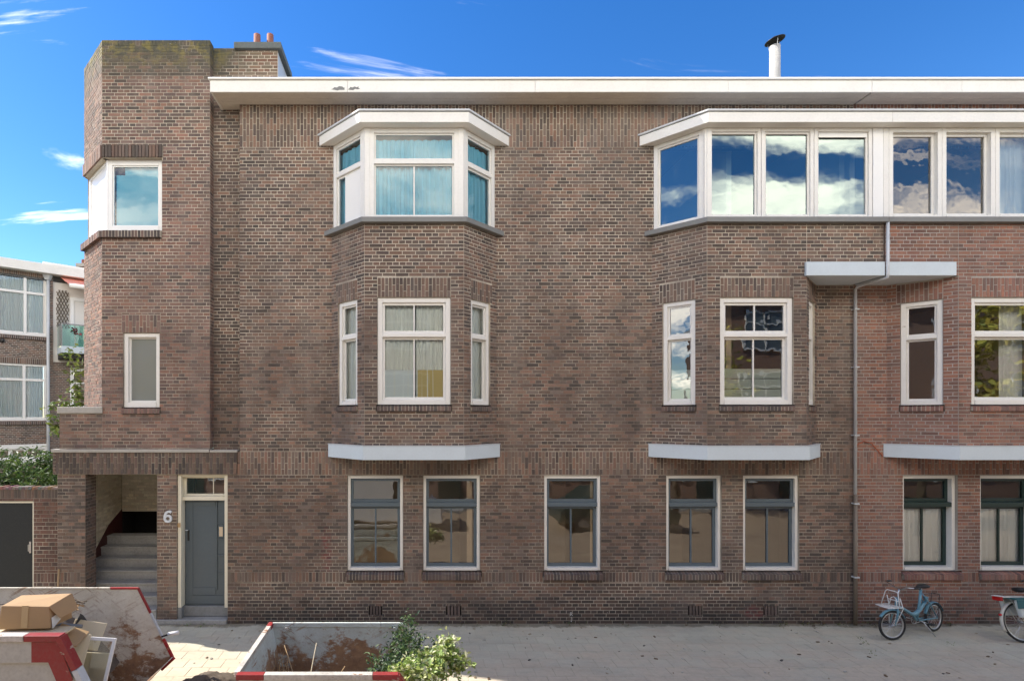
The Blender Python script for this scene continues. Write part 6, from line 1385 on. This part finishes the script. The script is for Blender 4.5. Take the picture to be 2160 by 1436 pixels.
# ---- white town bicycle cut by the right edge
bk = thing('bicycle', (wx(2163, -0.87), -0.87, 0.0), 'white town bicycle with red tail light and teal pannier at the right edge', 'bicycle')
bk.rotation_euler = (R(-11), 0, R(2))
wr = 0.345; WBs = 1.12; wheel(bk, (0, 0, wr), wr, 0.02); wheel(bk, (WBs, 0, wr), wr, 0.02)
m = MB(); m.tube([(0.42, 0, 0.28), (0.30, 0, 0.55), (0.21, 0, 0.78)], 0.016, 10); m.tube([(0.42, 0, 0.28), (0.70, 0, 0.40), (0.86, 0, 0.72)], 0.02, 10); m.tube([(0.33, 0, 0.5), (0.6, 0, 0.5), (0.87, 0, 0.78)], 0.014, 10); m.tube([(0.92, 0, 0.62), (0.85, 0, 0.86)], 0.018, 10)
for s_ in (-1, 1): m.tube([(0.24, s_ * .02, 0.72), (0, s_ * .06, wr)], 0.009, 8); m.tube([(0.42, s_ * .03, 0.28), (0, s_ * .06, wr)], 0.010, 8); m.tube([(0.93, s_ * .03, 0.62), (WBs, s_ * .05, wr)], 0.012, 8)
m.build('frame', 'fender_cream', bk, local=True, smooth=True)
fe = solid(fender((0, 0, wr), wr + 0.022, 30, 205, 0.06).build('rear_fender', 'fender_cream', bk, local=True, smooth=True))
m = MB(); m.lathe([(0, -.012), (.022, -.012), (.022, .012), (0, .02)], (0, 0, 0), 12, Matrix.Translation((-(wr + .035) * math.cos(R(20)), 0, wr + (wr + .035) * math.sin(R(20)))) @ Matrix.Rotation(R(-90), 4, 'Y')); sub('reflector', m, 'tail_red', fe, smooth=True)
solid(fender((WBs, 0, wr), wr + 0.022, -10, 150, 0.06).build('front_fender', 'fender_cream', bk, local=True, smooth=True))
m = MB()
for y in (-.07, -.025, .025, .07): m.tube([(0.2, y, 0.775), (-0.32, y, 0.775)], 0.006, 6)
m.tube([(-0.32, -.07, 0.775), (-0.32, .07, 0.775)], 0.006, 6)
for s_ in (-1, 1): m.tube([(-0.2, s_ * .07, 0.775), (0, s_ * .07, wr)], 0.005, 6)
ra_ = m.build('rear_rack', 'fender_cream', bk, local=True)
m = MB(); m.box(-0.37, -0.325, -0.075, 0.075, 0.715, 0.785); sub('tail_light', m, 'tail_red', ra_, bevel=0.01)
m = MB(); m.box(-0.372, -0.30, -0.08, 0.08, 0.787, 0.80); sub('light_cover', m, 'white_upvc', ra_, bevel=0.004)
pn = MB()
for s_ in (-1, 1): pn.hexa([Vector(v) for v in ((-0.14, s_ * .09, .44), (0.16, s_ * .09, .44), (0.16, s_ * .17, .44), (-0.14, s_ * .17, .44), (-0.17, s_ * .085, .74), (0.18, s_ * .085, .74), (0.18, s_ * .16, .74), (-0.17, s_ * .16, .74))])
pn.build('pannier', 'bag_white', bk, local=True, bevel=0.025)
m = MB(); m.box(-0.2, 0.2, -0.175, 0.175, 0.742, 0.772); m.box(-0.2, 0.2, -0.18, -0.172, 0.60, 0.741); m.build('pannier_flap', 'bag_teal', bk, local=True, bevel=0.01)
saddle(bk, (0.16, 0, 0.90), 1.0); m = MB(); m.tube([(0.215, 0, 0.76), (0.19, 0, 0.88)], 0.013, 10); m.build('seat_post', 'chrome', bk, local=True)
hb = [(0.50, 0.30, 1.0), (0.62, 0.30, 1.03), (0.78, 0.22, 1.05), (0.83, 0, 1.03), (0.78, -0.22, 1.05), (0.62, -0.30, 1.03), (0.50, -0.30, 1.0)]
m = MB(); m.tube(hb, 0.012, 10); m.tube([(0.85, 0, 0.84), (0.83, 0, 1.03)], 0.012, 10); h = m.build('handlebar', 'chrome', bk, local=True, smooth=True)
for s_ in (0, -1):
    m = MB(); a = Vector(hb[s_]); b = Vector(hb[1 if s_ == 0 else -2]); m.tube([a, b], 0.018, 10); sub('grip', m, 'rubber', h, smooth=True)
m = MB(); m.tube(circle((0.42, -0.05, 0.28), 0.09, n=28), 0.008, 6, True); m.tube([(0.42, -0.05, 0.37), (0, -0.05, wr + .03)], 0.006, 6); m.tube([(0.42, -0.05, 0.19), (0, -0.05, wr - .03)], 0.006, 6); m.build('chain_drive', 'steel', bk, local=True)
m = MB(); m.tube([(0.42, -0.07, 0.28), (0.42, -0.09, 0.11)], 0.01, 8); m.tube([(0.42, 0.07, 0.28), (0.42, 0.09, 0.45)], 0.01, 8); m.build('crank', 'chrome', bk, local=True)

# ================================================================== small things on the ground
rs = np.random.default_rng(77); cen = []
for k in range(75):
    x = rs.uniform(-5.3, 8.5); cen += [(x, -0.03 - abs(rs.normal(0, 0.03)), 0.01)]
leaves('weeds', cen, 900, 0.06, [(0.10, 0.13, 0.04), (0.2, 0.15, 0.07), (0.14, 0.09, 0.04), (0.07, 0.10, 0.03)], None, 0.04, 31, asp=0.25)
o = bpy.data.objects['weeds']; o['label'] = 'sparse weeds and dry stalks along the foot of the wall'; o['category'] = 'weeds'
cen = [(rs.uniform(-5.5, 9), rs.uniform(-2.2, -0.1), 0.012) for k in range(150)]
m = MB()
for x, y, z in cen:
    s_ = rs.uniform(0.008, 0.03); a = rs.uniform(0, 6.28); c = [(0.35, 0.28, 0.18), (0.2, 0.13, 0.07), (0.55, 0.52, 0.45), (0.12, 0.1, 0.08)][rs.integers(0, 4)]
    M = Matrix.Translation((x, y, 0.004)) @ Matrix.Rotation(a, 4, 'Z'); m.box(-s_, s_, -s_ * 0.5, s_ * 0.5, 0.0, s_ * 0.35, M, c)
o = stuff(m.build('litter', 'leaf')); o['label'] = 'scattered dead leaves, chips and grit on the pavement'; o['category'] = 'litter'
gc = []
for x in (wx(1845, -1.0), wx(1925, -1.2), wx(1860, -1.5), wx(2000, -0.9), wx(1840, -1.1), wx(420, -0.3), wx(390, -0.25), wx(445, -0.3)): gc.append((x, -rs.uniform(0.3, 1.4) if x > 0 else -0.14, 0.005))
leaves('moss_tufts', gc, 160, 0.03, [(0.10, 0.16, 0.03), (0.14, 0.2, 0.05)], None, 0.03, 33, asp=0.4)
o = bpy.data.objects['moss_tufts']; o['label'] = 'small green moss tufts in the pavement joints'; o['category'] = 'moss'
